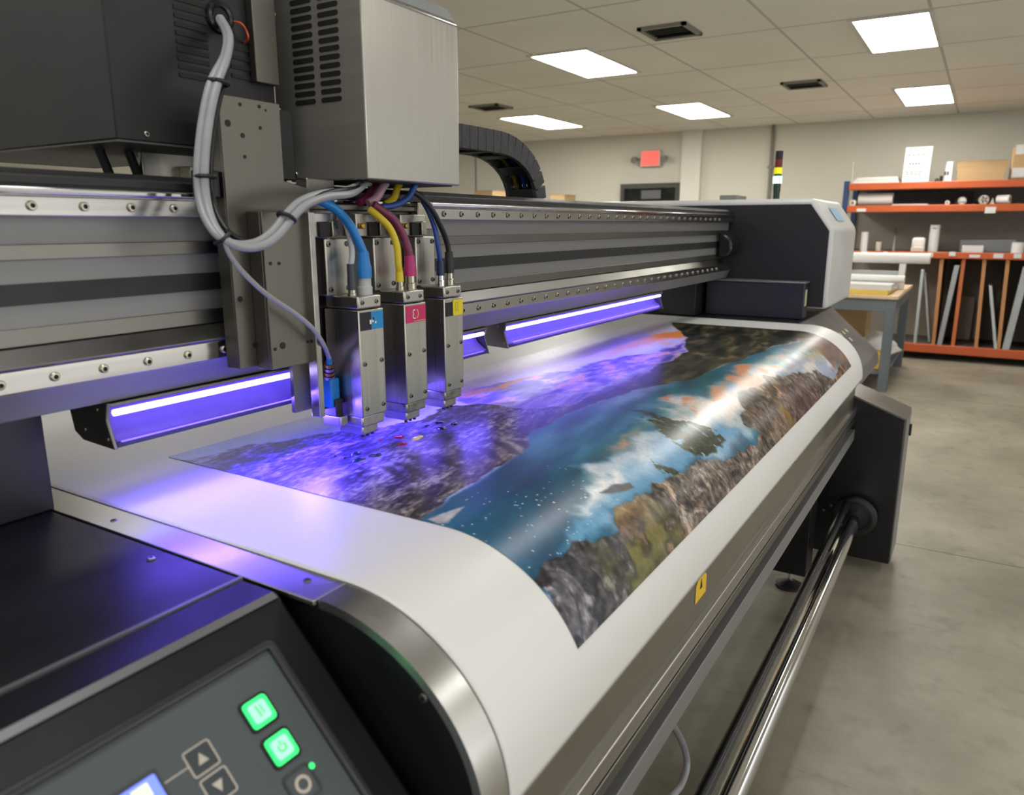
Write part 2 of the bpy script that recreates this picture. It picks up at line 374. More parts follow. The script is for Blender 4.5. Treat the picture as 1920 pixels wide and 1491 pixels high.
# console wedge
s2 = math.sqrt(.5)
con = build('control_console', MB().prism([(.775, .03), (.775, ZB), (.709, ZB), (.705, ZB-.003), (.705-.44*s2, ZB-.44*s2), (.705-.46*s2, ZB-.44*s2-.05), (.705-.36*s2, .03)], 'x', -.35, .592, 'console'), PR, .006, segs=3)
build('edge_highlight', MB().prism([(.711, ZB+.0008), (.7025, ZB-.0045), (.7018, ZB-.003), (.7105, ZB+.0025)], 'x', -.35, .586, 'trim_grey'), con)  # light strip modelled as the highlight along the slope's top edge
def sl(x, t, h=0.): return (x, .705-t*s2-h*s2, ZB-t*s2+h*s2)
def slab(mb, x0, x1, t0, t1, h0, h1, m, r=.0, n=5):
    """rounded plate lying on the sloping console face"""
    pts = []
    for cx, ct, a0 in ((x1-r, t1-r, 0), (x0+r, t1-r, 90), (x0+r, t0+r, 180), (x1-r, t0+r, 270)):
        for k in range(n+1 if r else 1):
            a = math.radians(a0+90*k/n) if r else 0
            pts.append((cx+(r*math.cos(a) if r else 0), ct+(r*math.sin(a) if r else 0)))
    N_ = len(pts); V = [sl(x, t, h0) for x, t in pts]+[sl(x, t, h1) for x, t in pts]
    mb.add(V, [tuple(range(N_, 2*N_))[::-1]]+[(i, i+N_, (i+1) % N_+N_, (i+1) % N_) for i in range(N_)], m); return mb
def ring(mb, x0, x1, t0, t1, wd, h0, h1, m, r=.004):
    def rr(x0, x1, t0, t1, r, n=5):
        P = []
        for cx, ct, a0 in ((x1-r, t1-r, 0), (x0+r, t1-r, 90), (x0+r, t0+r, 180), (x1-r, t0+r, 270)):
            for k in range(n+1):
                a = math.radians(a0+90*k/n); P.append((cx+r*math.cos(a), ct+r*math.sin(a)))
        return P
    A = rr(x0, x1, t0, t1, r); C = rr(x0+wd, x1-wd, t0+wd, t1-wd, max(.0008, r-wd)); n = len(A)
    V = [sl(*p, h0) for p in A]+[sl(*p, h1) for p in A]+[sl(*p, h1) for p in C]+[sl(*p, h0) for p in C]
    Fs = []
    for i in range(n):
        j = (i+1) % n
        Fs += [(i, n+i, n+j, j), (n+i, 2*n+i, 2*n+j, n+j), (2*n+i, 3*n+i, 3*n+j, 2*n+j)]
    mb.add(V, Fs, m); return mb
build('bezel', ring(MB(), .02, .5465, .0435, .41, .0115, 0, .0075, 'bezel_plastic', .014), con, .0034, segs=3)
build('panel_face', slab(MB(), .0285, .536, .054, .40, 0, .0012, 'panel_grey', .006), con)
for gx, gt in ((.4850, .1098), (.4850, .1555)):
    mb = ring(MB(), gx-.0185, gx+.0185, gt-.0185, gt+.0185, .0035, 0, .003, 'recess', .006)
    slab(mb, gx-.0155, gx+.0155, gt-.0155, gt+.0155, .001, .0045, 'green_lit', .005)
    slab(mb, gx-.011, gx+.011, gt-.011, gt+.011, .001, .0048, 'green_pale', .004)
    if gt < .13:
        mb.strip([sl(gx-.002, gt-.008, .0051), sl(gx-.001, gt+.006, .0051)], (0, -s2, s2), .0018, 'green_mark')
        mb.strip([sl(gx+.003, gt-.007, .0051), sl(gx+.004, gt+.004, .0051)], (0, -s2, s2), .0014, 'green_mark')
    else:
        mb.strip([sl(gx-.004+.0045*math.cos(a)+.004, gt+.0045*math.sin(a), .0051) for a in [math.radians(-50+28*k) for k in range(11)]], (0, -s2, s2), .0016, 'green_mark')
        mb.strip([sl(gx, gt-.008, .0051), sl(gx, gt-.002, .0051)], (0, -s2, s2), .0016, 'green_mark')
    o = build('green_button', mb, con); o['label'] = 'glowing green push button'
build('indicator_light', slab(MB(), .4995, .5065, .1875, .1945, .001, .004, 'green_lit', .0034), con)
mb = ring(MB(), .4655, .502, .183, .219, .003, 0, .0035, 'panel_dark', .006)
slab(mb, .468, .4995, .1855, .2165, 0, .0022, 'panel_grey', .005)
mb.strip([sl(.484+.008*math.cos(a), .2005+.008*math.sin(a), .003) for a in [math.radians(24*k) for k in range(16)]], (0, -s2, s2), .004, 'panel_light')
build('power_button', mb, con)
for ux, ut, up_ in ((.4075, .1165, 1), (.4085, .1490, -1)):
    mb = ring(MB(), ux-.0155, ux+.0155, ut-.0145, ut+.0145, .0016, .001, .0022, 'panel_light', .0035)
    slab(mb, ux-.0135, ux+.0135, ut-.0125, ut+.0125, .001, .0018, 'panel_dark', .003)
    mb.poly([sl(ux-.006, ut+.005*up_, .0026), sl(ux+.006, ut+.005*up_, .0026), sl(ux, ut-.0065*up_, .0026)][::1 if up_ > 0 else -1], 'panel_light')
    build('arrow_button', mb, con)
build('connecting_line', MB().strip([sl(.366, .1165, .0018), sl(.392, .1165, .0018)], (0, -s2, s2), .0014, 'panel_light'), con, smooth=False)
mb = slab(MB(), .16, .3655, .098, .2, .0005, .0022, 'panel_dark', .003)
slab(mb, .165, .3615, .1025, .195, .001, .003, 'screen', .002); slab(mb, .335, .352, .106, .12, .001, .0034, 'screen_pale', .001); slab(mb, .2, .325, .108, .125, .001, .0033, 'screen_pale', .001)
build('display_screen', mb, con)

# bed: flat steel platen that curves over at the front
pf = prof_pts(0, 28, .866)
loop = [(2.0, ZB)]+pf+[(EY-EA+.02, .76), (EY-EA+.02, EZ)]+[(y+(.02 if 1 else 0)*math.sin(math.pi/2*(28-k)/28), z-.02) for k, (y, z) in list(enumerate(pf[:29]))[::-1]]+[(2.0, ZB-.02)]
# flat strip along the left, then the rolled nose as its own piece (a joint shows between them)
platen = build('bed_platen', B(.598, 3.70, .652, 2.05, ZB-.007, ZB, 'steel_plain'), PR, .001)
build('bed_support', B(.612, 3.69, .70, 2.04, ZB-.06, ZB-.0075, 'black_paint'), PR)
for p in ((.622, 1.11, ZB), (.634, .70, ZB)): screw(platen, Vector(p)-Vector((0, 0, .0022)), .0058, 'z', SCREWD)
nose = [(y, z) for y, z in pf]
inner = [(EY-(EA-.012)*math.sin(math.pi/2*k/20), EZ+(EB-.012)*math.cos(math.pi/2*k/20)) for k in range(20, -1, -1)]
build('bed_nose', MB().prism([(.650, ZB)]+nose[1:]+[(EY-EA+.012, .866)]+inner, 'x', .604, 3.70, 'steel_plain'), PR)
capm = build('nose_end_cap', MB().prism([(.775, ZB-.035)]+[(EY-(EA-.010)*math.sin(math.pi/2*k/20), EZ+(EB-.010)*math.cos(math.pi/2*k/20)) for k in range(21)]+[(EY-EA+.01, .3), (.775, .3)], 'x', .6065, .63, 'black_gloss'), PR)
screw(capm, (.6065, .49, 1.02), .006, '-x', SCREWD)
# front skirt: steel plate, then stepped rails
fp = build('front_plate', B(.66, 3.62, .418, .432, .758, .90, 'steel_skirt'), PR, .001)
wx = at(1315, 1098, y=.417)
mb = MB().poly([(wx.x-.035, .4172, wx.z-.028), (wx.x+.035, .4172, wx.z-.028), (wx.x+.035, .4172, wx.z+.012), (wx.x, .4172, wx.z+.032), (wx.x-.035, .4172, wx.z+.012)], 'warning_yellow')
mb.poly([(wx.x-.002, .4168, wx.z+.018), (wx.x-.008, .4168, wx.z-.006), (wx.x+.008, .4168, wx.z-.006)], 'recess')
build('warning_sticker', mb, fp, smooth=False)
fr = build('front_rail', MB().box(.66, 3.62, .404, .46, .722, .758, 'steel_x').box(.66, 3.62, .425, .46, .708, .722, 'recess').box(.66, 3.62, .408, .46, .682, .708, 'steel_dark').box(.66, 3.62, .436, .46, .655, .682, 'recess').box(.66, 3.62, .402, .46, .605, .655, 'aluminium'), PR, .002)
build('under_tray', B(.66, 3.62, .46, 1.6, .62, .66, 'black_paint'), PR)
# right-hand leg with levelling foot, and take-up drive box
lg = build('leg', B(3.19, 3.34, .49, .64, .085, .63, 'black_gloss'), PR, .003)
build('levelling_foot', MB().cyl((3.25, .56, .03), (3.25, .56, .09), .009, 'chrome').cyl((3.25, .56, 0), (3.25, .56, .012), .058, 'black_plastic').cyl((3.25, .56, .012), (3.25, .56, .034), .055, 'black_plastic', .02), lg)
tb = build('drive_box', MB().prism([(.205, .05), (.545, .05), (.545, .83), (.47, .825), (.205, .722)], 'x', 3.6, 3.86, 'black_paint', 'black_gloss'), PR, .004)
build('drive_box_cover', MB().prism([(.203, .722), (.2, .728), (.47, .832), (.55, .838), (.55, .83), (.47, .824)], 'x', 3.595, 3.865, 'steel_dark'), tb)
build('front_skin', B(3.61, 3.86, .2, .2045, .06, .72, 'aluminium'), tb)
build('handle', B(3.835, 3.858, .19, .2, .60, .655, 'black_plastic'), tb, .003)
build('shaft_flange', MB().tube([(3.565, .36+.075*math.cos(a), .262+.075*math.sin(a)) for a in [2*math.pi*k/24 for k in range(25)]], .018, 'black_plastic', 8, 0).cyl((3.56, .36, .262), (3.6, .36, .262), .075, 'black_plastic'), tb)
for q in ((3.6, .5, .66), (3.6, .5, .59), (3.6, .5, .42), (3.6, .47, .28), (3.6, .5, .25), (3.6, .44, .20)): screw(tb, q, .006, '-x')
# far end: deck, sloping panel, hood, drawer
build('deck', MB().box(3.705, 4.62, .70, 2.05, ZB-.03, ZB+.002, 'black_paint'), PR, .003)
pn = build('end_console', MB().prism([(.75, ZB-.35), (.75, ZB), (.705, ZB), (.44, .865), (.43, .80), (.5, .74)], 'x', 3.705, 4.62, 'trim_grey', 'console'), PR, .006)
mb = MB()
for k in range(6):
    c = Vector((3.95+.09*k, .585, .9935)); n_ = Vector((0, -.235, .265)).normalized(); tt = Vector((0, -.265, -.235)).normalized()
    for a, bq in ((0, .03), (.05, .065)):
        if a and k not in (2, 4): continue
        q = c+n_*.003+tt*a
        mb.poly([q+Vector((-.02, 0, 0))-tt*.012, q+Vector((-.02, 0, 0))+tt*.012, q+Vector((.02, 0, 0))+tt*.012, q+Vector((.02, 0, 0))-tt*.012], 'label_cream')
build('key_label', mb, pn, smooth=False)
XH = 3.95
hp = [(1.95, 1.149), (.622, 1.149), (.620, 1.5295), (.724, 1.675), (1.95, 1.675)]
hd = build('end_hood', MB().prism(hp, 'x', XH, 4.68, 'hood_white'), PR, .018, segs=3)
ip = [(1.90, ZB), (.627, 1.165), (.627, 1.523), (.715, 1.645), (1.50, 1.645), (1.9, 1.645)]
build('inner_panel', MB().prism([(1.95, ZB+.01), (.77, ZB+.01), (.77, 1.157), (.642, 1.157), (.642, 1.522), (.735, 1.648), (1.95, 1.648)], 'x', XH-.004, XH+.05, 'hood_dark'), hd)
cN = Vector((0, -.142, .102)).normalized(); cT = Vector((0, -.102, -.142)).normalized(); c = Vector((4.3, .672, 1.602))+cN*.004
build('blue_sticker', MB().poly([c+Vector((-.12, 0, 0))-cT*.04, c+Vector((-.12, 0, 0))+cT*.04, c+Vector((.12, 0, 0))+cT*.04, c+Vector((.12, 0, 0))-cT*.04], 'sticker_blue'), hd, smooth=False)
build('top_bracket', B(4.15, 4.35, 1.15, 1.24, 1.675, 1.705, 'vent_grey'), hd, .003)
build('hood_latch', MB().prism([(1.112, 1.395), (1.06, 1.40), (1.042, 1.43), (1.046, 1.475), (1.075, 1.505), (1.112, 1.51)], 'x', 3.74, 3.88, 'black_gloss'), hd, .012)
dr = build('service_drawer', MB().box(3.846, XH-.006, .712, 1.19, ZB+.004, 1.274, 'drawer_dark'), PR, .004)
build('drawer_lid', B(3.843, XH-.006, .708, 1.194, 1.274, 1.283, 'trim_grey'), dr, .003)
build('rating_label', MB().poly([(3.868, .7115, 1.165), (3.915, .7115, 1.165), (3.915, .7115, 1.245), (3.868, .7115, 1.245)], 'label_cream'), dr, smooth=False)
build('end_support', B(3.74, XH-.006, 1.21, 1.40, ZB+.003, 1.283, 'hood_dark'), PR, .003)
up_ = build('gantry_upright', B(.25, .60, 1.236, 1.60, ZB, 1.29, 'black_paint'), PR, .003)

# gantry beam
YB = 1.12
gb = build('gantry_beam', MB().box(.15, XH, YB+.004, 1.42, 1.285, 1.60, 'aluminium'), PR, .001)
build('top_cover', MB().prism([(1.105, 1.604), (1.105, 1.616), (1.13, 1.626), (1.43, 1.626), (1.43, 1.604)], 'x', .15, XH-.02, 'black_plastic'), gb, .002)
ur = build('upper_rail', MB().box(.15, XH-.01, 1.100, YB+.006, 1.562, 1.588, 'steel_bright').prism([(1.100, 1.588), (1.093, 1.592), (1.093, 1.599), (1.102, 1.604), (YB+.006, 1.604), (YB+.006, 1.588)], 'x', .15, XH-.01, 'chrome'), gb, .0015)
lr = build('lower_rail', MB().box(.15, XH-.01, 1.100, YB+.006, 1.326, 1.357, 'steel_bright').prism([(1.100, 1.357), (1.096, 1.361), (YB+.003, 1.386), (YB+.006, 1.357)], 'x', .15, XH-.01, 'steel_dark').prism([(1.100, 1.326), (1.106, 1.318), (YB-.002, 1.285), (YB+.006, 1.285), (YB+.006, 1.326)], 'x', .15, XH-.01, 'aluminium'), gb, .0015)
build('groove_strip', MB().box(.15, XH, YB-.001, YB+.006, 1.503, 1.524, 'steel_dark'), gb, .001)
build('groove_strip', MB().box(.15, XH, YB-.001, YB+.006, 1.386, 1.410, 'steel_dark'), gb, .001)
build('black_slot', MB().box(.15, XH, YB+.0015, YB+.006, 1.442, 1.471, 'black_plastic'), gb, .0)
for k in range(-4, 45):
    xx = .558+.0715*k
    if .96 < xx < 1.40: continue
    screw(ur, (xx, 1.100, 1.5755), .0068); screw(lr, (xx, 1.100, 1.341), .0068)

# ================================================================== PRINTED SHEET
X0, X1 = .655, 3.69
YBK = 2.02
OFF = .0018
def parr(n_arc=40):
    return [(YBK, ZB+OFF), (1.6, ZB+OFF), (1.2, ZB+OFF), (.9, ZB+OFF), (.75, ZB+OFF), (.68, ZB+OFF)]+prof_pts(OFF, n_arc, .872)
P_ = parr()
mb = MB()
xs = [X0, X0+.01, 1.2, 2, 3, X1-.01, X1]
for y, z in P_:
    for x in xs: mb.v.append((x, y, z))
n = len(xs)
for j in range(len(P_)-1):
    for i in range(n-1): mb.face((j*n+i, (j+1)*n+i, (j+1)*n+i+1, j*n+i+1), 'paper')
SHEET = thing('printed_banner', 'wide white media sheet with a printed mountain lake landscape draped over the bed', 'banner', (2.2, 1.0, ZB))
so = build('media_sheet', mb, SHEET, angle=80)
so.modifiers.new('thick', 'SOLIDIFY').thickness = .0007

# surface parametrisation: s = distance from YS along the bed towards the front
YS = 1.33
arc = [(EY, 0.)]; 
_A = [(EY-(EA+OFF)*math.sin(math.pi/2*k/200), EZ+(EB+OFF)*math.cos(math.pi/2*k/200)) for k in range(201)]
_S = [0.]
for i in range(200): _S.append(_S[-1]+math.hypot(_A[i+1][0]-_A[i][0], _A[i+1][1]-_A[i][1]))
_An = np.array(_A); _Sn = np.array(_S); SF = YS-EY
def surf(s, h=0.):
    s = np.asarray(s, float)
    a = np.clip(s-SF, 0, _Sn[-1])
    y = np.where(s < SF, YS-s, np.interp(a, _Sn, _An[:, 0])); z = np.where(s < SF, ZB+OFF, np.interp(a, _Sn, _An[:, 1]))
    if h:
        dy = np.where(s < SF, 0, -(EY-_Sn[-1]*0-0)*0); th = np.where(s < SF, 0, np.interp(a, _Sn, np.linspace(0, math.pi/2, 201)))
        y = y-h*np.sin(th); z = z+h*np.cos(th)
    return y, z
def pap(u, v):
    """sheet coordinates (x, s) of the point seen at (u, v)"""
    d = ray(u, v); t = (ZB+OFF-H)/d.z; y = d.y*t
    if y >= EY: return (d.x*t, YS-y)
    lo = t; best = None
    yy, zz = EY, EZ; a2, b2 = EA+OFF, EB+OFF
    A_ = (d.y/a2)**2+(d.z/b2)**2; B_ = 2*((-yy)*d.y/a2**2+(H-zz)*d.z/b2**2); C_ = (yy/a2)**2+((H-zz)/b2)**2-1
    dis = B_*B_-4*A_*C_
    if dis < 0: dis = 0
    t = (-B_-math.sqrt(dis))/(2*A_); y = d.y*t
    th = math.asin(max(0, min(1, (EY-y)/a2)))
    return (d.x*t, SF+float(np.interp(th, np.linspace(0, math.pi/2, 201), _Sn)))
# ---- artwork: painted per vertex in sheet coordinates
def h2(ix, iy, sd):
    h = (ix.astype(np.int64)*374761393+iy.astype(np.int64)*668265263+sd*974711) & 0xffffffff
    h = ((h ^ (h >> 13))*1274126177) & 0xffffffff
    h = ((h ^ (h >> 15))*2246822519) & 0xffffffff
    return ((h ^ (h >> 16)) & 0xffffff)/float(0xffffff)
def vn(x, y, sd=0):
    ix = np.floor(x); iy = np.floor(y); fx = x-ix; fy = y-iy; fx = fx*fx*(3-2*fx); fy = fy*fy*(3-2*fy)
    a = h2(ix, iy, sd); b = h2(ix+1, iy, sd); c = h2(ix, iy+1, sd); d = h2(ix+1, iy+1, sd)
    return (a*(1-fx)+b*fx)*(1-fy)+(c*(1-fx)+d*fx)*fy
def fbm(x, y, o=5, sd=0, g=.5):
    v = 0; a = 1; t = 0
    for k in range(o): v = v+a*vn(x*2**k+17.3*k, y*2**k-9.1*k, sd+k); t += a; a *= g
    return v/t
def ridge(x, y, o=5, sd=0):
    v = 0; a = 1; t = 0
    for k in range(o): v = v+a*(1-np.abs(2*vn(x*2**k+3.7*k, y*2**k+5.9*k, sd+k)-1)); t += a; a *= .55
    return v/t
def voro(x, y, sd=0):
    ix = np.floor(x); iy = np.floor(y); f1 = np.full(x.shape, 9.); f2 = np.full(x.shape, 9.); idv = np.zeros(x.shape)
    for dx in (-1, 0, 1):
        for dy in (-1, 0, 1):
            jx = ix+dx; jy = iy+dy
            d = np.hypot(jx+h2(jx, jy, sd)-x, jy+h2(jx, jy, sd+1)-y); r = h2(jx, jy, sd+2)
            nr = d < f1; f2 = np.where(nr, f1, np.minimum(f2, d)); idv = np.where(nr, r, idv); f1 = np.where(nr, d, f1)
    return f1, f2-f1, idv
def ct(v, sd_=.2, mid=.5): return np.clip((v-v.mean())/(v.std()+1e-9)*sd_+mid, 0, 1)
def ss(a, b, x):
    t = np.clip((x-a)/(b-a), 0, 1); return t*t*(3-2*t)
def sdist(poly, x, s):
    P = np.array(poly); n = len(P); dm = np.full(x.shape, 1e9); ins = np.zeros(x.shape, bool)
    for i in range(n):
        ax, ay = P[i]; bx, by = P[(i+1) % n]; ex, ey = bx-ax, by-ay; L = ex*ex+ey*ey+1e-12
        t = np.clip(((x-ax)*ex+(s-ay)*ey)/L, 0, 1); dm = np.minimum(dm, np.hypot(x-ax-t*ex, s-ay-t*ey))
        c = ((ay > s) != (by > s)) & (x < ex*(s-ay)/(ey if abs(ey) > 1e-12 else 1e-12)+ax); ins ^= c
    return np.where(ins, -dm, dm)
PX0, PX1 = .868, 3.432
SEND = pap(1075, 1225)[1]
NU, NV = 800, 480
uu = np.linspace(0, 1, NU); xcol = PX0+(PX1-PX0)*(uu*.45+.55*uu**2.0)
srow = np.linspace(0, SEND, NV)
GX, GS = np.meshgrid(xcol, srow); X = GX.ravel(); Sv = GS.ravel()
wx_ = (fbm(X*9, Sv*9, 5, 3)-.5); wy_ = (fbm(X*9, Sv*9, 5, 31)-.5)
Cc = np.zeros((X.size, 3))
def C3(*c): return np.array(c, float)
def blend(col, m):
    global Cc
    m = np.clip(m, 0, 1)[:, None]; Cc = Cc*(1-m)+(np.asarray(col) if np.ndim(col) == 2 else np.asarray(col)[None])*m
def pm(pts, soft=.006, warp=.03, amp=0., nz=None):
    poly = [p[:2] if len(p) == 3 else pap(*p) for p in pts]
    d = sdist(poly, X+wx_*warp*2, Sv+wy_*warp*2)
    if nz is not None: d = d+nz*amp
    return ss(soft, -soft, d)
def blob(u, v, rx, rs, rot=0.):
    cx, cs = pap(u, v); dx = X-cx+wx_*.25; ds = Sv-cs+wy_*.12
    c, s_ = math.cos(rot), math.sin(rot); a = (dx*c+ds*s_)/rx; b = (-dx*s_+ds*c)/rs
    return np.exp(-(a*a+b*b))
def ramp(t, cols):
    t = np.clip(t, 0, 1)*(len(cols)-1); i = np.minimum(t.astype(int), len(cols)-2); f = (t-i)[:, None]
    K = np.array(cols, float); return K[i]*(1-f)+K[i+1]*f
# slanted coordinates: strata run from the near back corner to the far front
ang = -.18
Xa = X*math.cos(ang)+Sv*math.sin(ang); Sa = -X*math.sin(ang)+Sv*math.cos(ang)
# sky
cl = fbm(X*2.2, Sv*7, 5, 5)
Cc[:] = ramp(ss(.3, .7, cl), [(206, 200, 232), (226, 220, 240), (236, 224, 238)])
blend(C3(150, 176, 232), ss(1.5, .9, X+wx_*.3)*.9)
blend(C3(236, 200, 214), blob(1010, 682, .30, .05)*.8+blob(1120, 660, .30, .04)*.6)
blend(C3(240, 170, 150), blob(1180, 650, .22, .035)*.8)
blend(C3(244, 150, 70), np.clip(blob(1252, 632, .16, .05)*1.6, 0, 1)*ss(.35, .6, fbm(X*6, Sv*22, 4, 8)+.18))
blend(C3(252, 250, 253), ss(.10, .0, Sv+wx_*.08)*.75*ss(1.4, 2.0, X))
# far violet ridge
pk = fbm(X*14, Sv*40, 5, 12)
m = pm([(858, 742), (905, 726), (960, 716), (1010, 704), (1060, 694), (1120, 676), (1180, 668), (1235, 662), (1286, 640), (1275, 660), (1230, 690), (1150, 716), (1060, 738), (960, 760), (890, 768)], .012, .05)
blend(ramp(ct(pk, .3), [(92, 74, 170), (128, 108, 204), (172, 146, 220), (222, 176, 216)]), m)
blend(C3(236, 168, 190), m*ss(.58, .66, pk)*.8)
blend(C3(226, 132, 78), blob(938, 726, .10, .014)*1.1)
# lilac-grey slope under the ridge
m = pm([(880, 768), (960, 752), (1060, 736), (1150, 714), (1230, 690), (1280, 662), (1262, 690), (1190, 722), (1110, 752), (1000, 800), (930, 792)], .014, .06)
sl_ = ridge(Xa*5, Sa*26, 5, 21)
blend(ramp(ct(sl_, .25), [(74, 62, 116), (116, 102, 152), (170, 158, 204)]), m)
blend(C3(214, 206, 232), blob(1100, 730, .20, .018)*.6+blob(1180, 704, .16, .015)*.5)
# dark mountain on the far right
m = pm([(1254, 604), (1287, 634), (1284, 660), (1232, 690), (1190, 712), (1120, 742), (1040, 776), (990, 802), (1000, 812), (1100, 764), (1200, 730), (1290, 713), (1352, 690), (1440, 655), (1540, 628), (1540, 610), (1400, 606)], .006, .03)
st = ridge(X*4, Sv*18+X*3, 6, 41); f_ = fbm(X*16, Sv*40, 5, 44)
blend(ramp(np.clip(ct(st, .17)+ct(f_, .15)-.58, 0, 1), [(22, 24, 20), (40, 42, 31), (62, 60, 42), (92, 84, 58), (124, 112, 84)]), m)
blend(C3(150, 118, 100), blob(1440, 645, .16, .03)*.7*ss(.45, .6, f_))
# near left mountain
m = pm([(300, 872), (352, 858), (410, 852), (446, 836), (500, 832), (545, 826), (600, 816), (660, 806), (720, 800), (790, 788), (850, 760), (905, 758), (960, 766), (1030, 768), (1075, 764), (1020, 796), (985, 842), (940, 880), (870, 926), (800, 968), (770, 1000), (690, 990), (540, 955), (400, 915)], .006, .05)
st = ridge(Xa*7+wx_*2, Sa*20+wy_*2, 6, 51); fi = fbm(Xa*34, Sa*110, 5, 53, .65); fl = fbm(X*4, Sv*4, 4, 54)
tone = np.clip(ct(st, .15)+ct(fi, .16)-.56+(ct(fl, .12)-.5)*.6+.9*(ct(fbm(Xa*80, Sa*240, 3, 59), .16)-.5), 0, 1)
mtn = ramp(tone, [(20, 18, 15), (44, 40, 32), (80, 73, 60), (118, 110, 92), (172, 164, 146)])
vio = ramp(tone, [(36, 26, 80), (70, 52, 150), (104, 84, 205), (140, 122, 230), (170, 156, 240)])  # violet glow of the UV lamp, painted into the mountain around its centre
kx, ks = pap(560, 850); vm = ss(.50, .08, np.hypot((X-kx)*.62, (Sv-ks)*1.05)+wx_*.2)
blend(mtn*(1-vm[:, None]*.85)+vio*vm[:, None]*.85, m)
blend(C3(98, 84, 36), m*ss(.52, .66, fbm(X*7, Sv*9, 4, 57))*ss(1.0, 1.2, X)*.45*(1-vm))
ed = blob(940, 850, .16, .05, -.4)*ss(.5, .75, ridge(Xa*9, Sa*22, 4, 58)); blend(C3(186, 176, 154), ed*m*.8)
# saw-tooth dark spurs
for k in range(9):
    u0, v0 = 700+36*k, 872-7*k+4*(k % 2)
    mm = pm([(u0, v0), (u0+34, v0+4), (u0+66, v0+30), (u0+36, v0+22)], .006, .015); blend(C3(30, 28, 24), mm*.6)
# lake
LK = [(1000, 808), (1100, 764), (1200, 730), (1290, 713), (1352, 690), (1440, 655), (1540, 634), (1600, 660), (1590, 700), (1440, 800), (1430, 840), (1330, 900), (1240, 960), (1190, 980), (1180, 1020), (1110, 1050), (1060, 1150), (960, 1100), (820, 1010), (770, 985), (870, 926), (940, 880), (985, 842)]
ml = pm(LK, .006, .02)
wv = fbm(Xa*5, Sa*22, 5, 61)
lake = ramp(ct(wv, .22), [(10, 58, 82), (18, 84, 112), (32, 112, 138), (70, 140, 160)])
blend(lake, ml)
blend(C3(8, 60, 96), ml*np.clip(blob(1000, 960, .22, .25), 0, 1)*.6)
blend(C3(24, 110, 150), ml*np.clip(blob(930, 1010, .12, .10), 0, 1)*.6)
blend(C3(20, 94, 90), ml*blob(1340, 690, .5, .04)*.7)
# lilac sheen along the far shore
blend(C3(160, 170, 205), ml*blob(1180, 745, .22, .035)*.7)
# reflected clouds
cw = fbm(Xa*5, Sa*14, 5, 71)
m = pm([(1196, 792), (1240, 772), (1320, 728), (1400, 694), (1480, 666), (1560, 652), (1600, 668), (1580, 700), (1480, 706), (1400, 738), (1382, 800), (1330, 815), (1260, 802)], .05, .10)
blend(ramp(ss(.3, .7, cw), [(168, 178, 204), (226, 218, 220), (246, 234, 226)]), m*ml)
m = pm([(1262, 752), (1330, 716), (1410, 684), (1470, 664), (1476, 680), (1400, 712), (1330, 744), (1280, 772)], .02, .08)
blend(C3(226, 150, 104), m*ml*ss(.3, .55, fbm(Xa*8, Sa*30, 4, 73)))
m = pm([(1060, 1000), (1096, 930), (1150, 870), (1210, 822), (1280, 812), (1390, 800), (1370, 850), (1290, 885), (1215, 946), (1158, 962), (1160, 1004), (1092, 1022), (1060, 1030)], .02, .06)
blend(ramp(ss(.3, .75, fbm(X*6, Sv*8, 5, 75)), [(96, 160, 200), (138, 186, 222), (186, 206, 232)]), m*ml)
m = pm([(1075, 950), (1110, 892), (1165, 848), (1220, 822), (1262, 828), (1220, 870), (1150, 910), (1110, 960)], .025, .08)
blend(ramp(ss(.3, .6, cw), [(196, 210, 226), (240, 240, 240), (250, 246, 240)]), m*ml)
blend(C3(236, 170, 130), blob(1180, 822, .07, .02)*.8*ml)
blend(C3(90, 150, 200), ml*blob(1250, 850, .10, .05)*.6+ml*blob(1340, 800, .10, .05)*.4)
# sparkle on the water
spk = h2(np.floor(X*420), np.floor(Sv*420), 5)
blend(C3(225, 240, 245), ml*(spk > .993)*(np.clip(blob(980, 1000, .16, .12)+blob(1120, 900, .12, .08)+blob(930, 1010, .1, .06), 0, 1) > .45))
# wooded spit and islets
tr = voro(X*60, Sv*60, 81); tn = fbm(X*30, Sv*30, 4, 83)
for pts in ([(1176, 766), (1210, 776), (1250, 788), (1300, 792), (1345, 812), (1362, 828), (1340, 850), (1312, 868), (1290, 852), (1262, 828), (1225, 800), (1195, 786)], [(1222, 862), (1248, 874), (1284, 886), (1292, 900), (1262, 892), (1236, 880)]):
    m = pm(pts, .005, .05); blend(ramp(ss(.1, .7, tr[0]*.6+tn*.5), [(92, 100, 70), (58, 68, 44), (28, 38, 26), (76, 80, 56)]), m*ss(.30, .40, ct(fbm(X*70, Sv*55, 4, 84), .2)+.12*ct(tn, .2)))
m = pm([(1126, 922), (1150, 908), (1182, 905), (1190, 916), (1166, 926)], .004, .02); blend(ramp(tn, [(50, 50, 56), (120, 112, 110)]), m)
m = pm([(800, 974), (826, 966), (850, 958), (876, 953), (866, 966), (842, 984), (822, 984)], .004, .02); blend(ramp(fi, [(90, 90, 90), (190, 188, 184), (230, 228, 224)]), m)
# far right corner: warm reflected cliffs
m = pm([(1508, 628), (1545, 626), (1600, 672), (1600, 700), (1560, 690), (1530, 662), (1496, 652)], .03, .05); blend(ramp(fbm(X*5, Sv*20, 5, 87), [(70, 58, 52), (126, 100, 88), (176, 150, 138)]), m*.9)
blend(C3(206, 190, 130), blob(1520, 664, .10, .025)*.6)
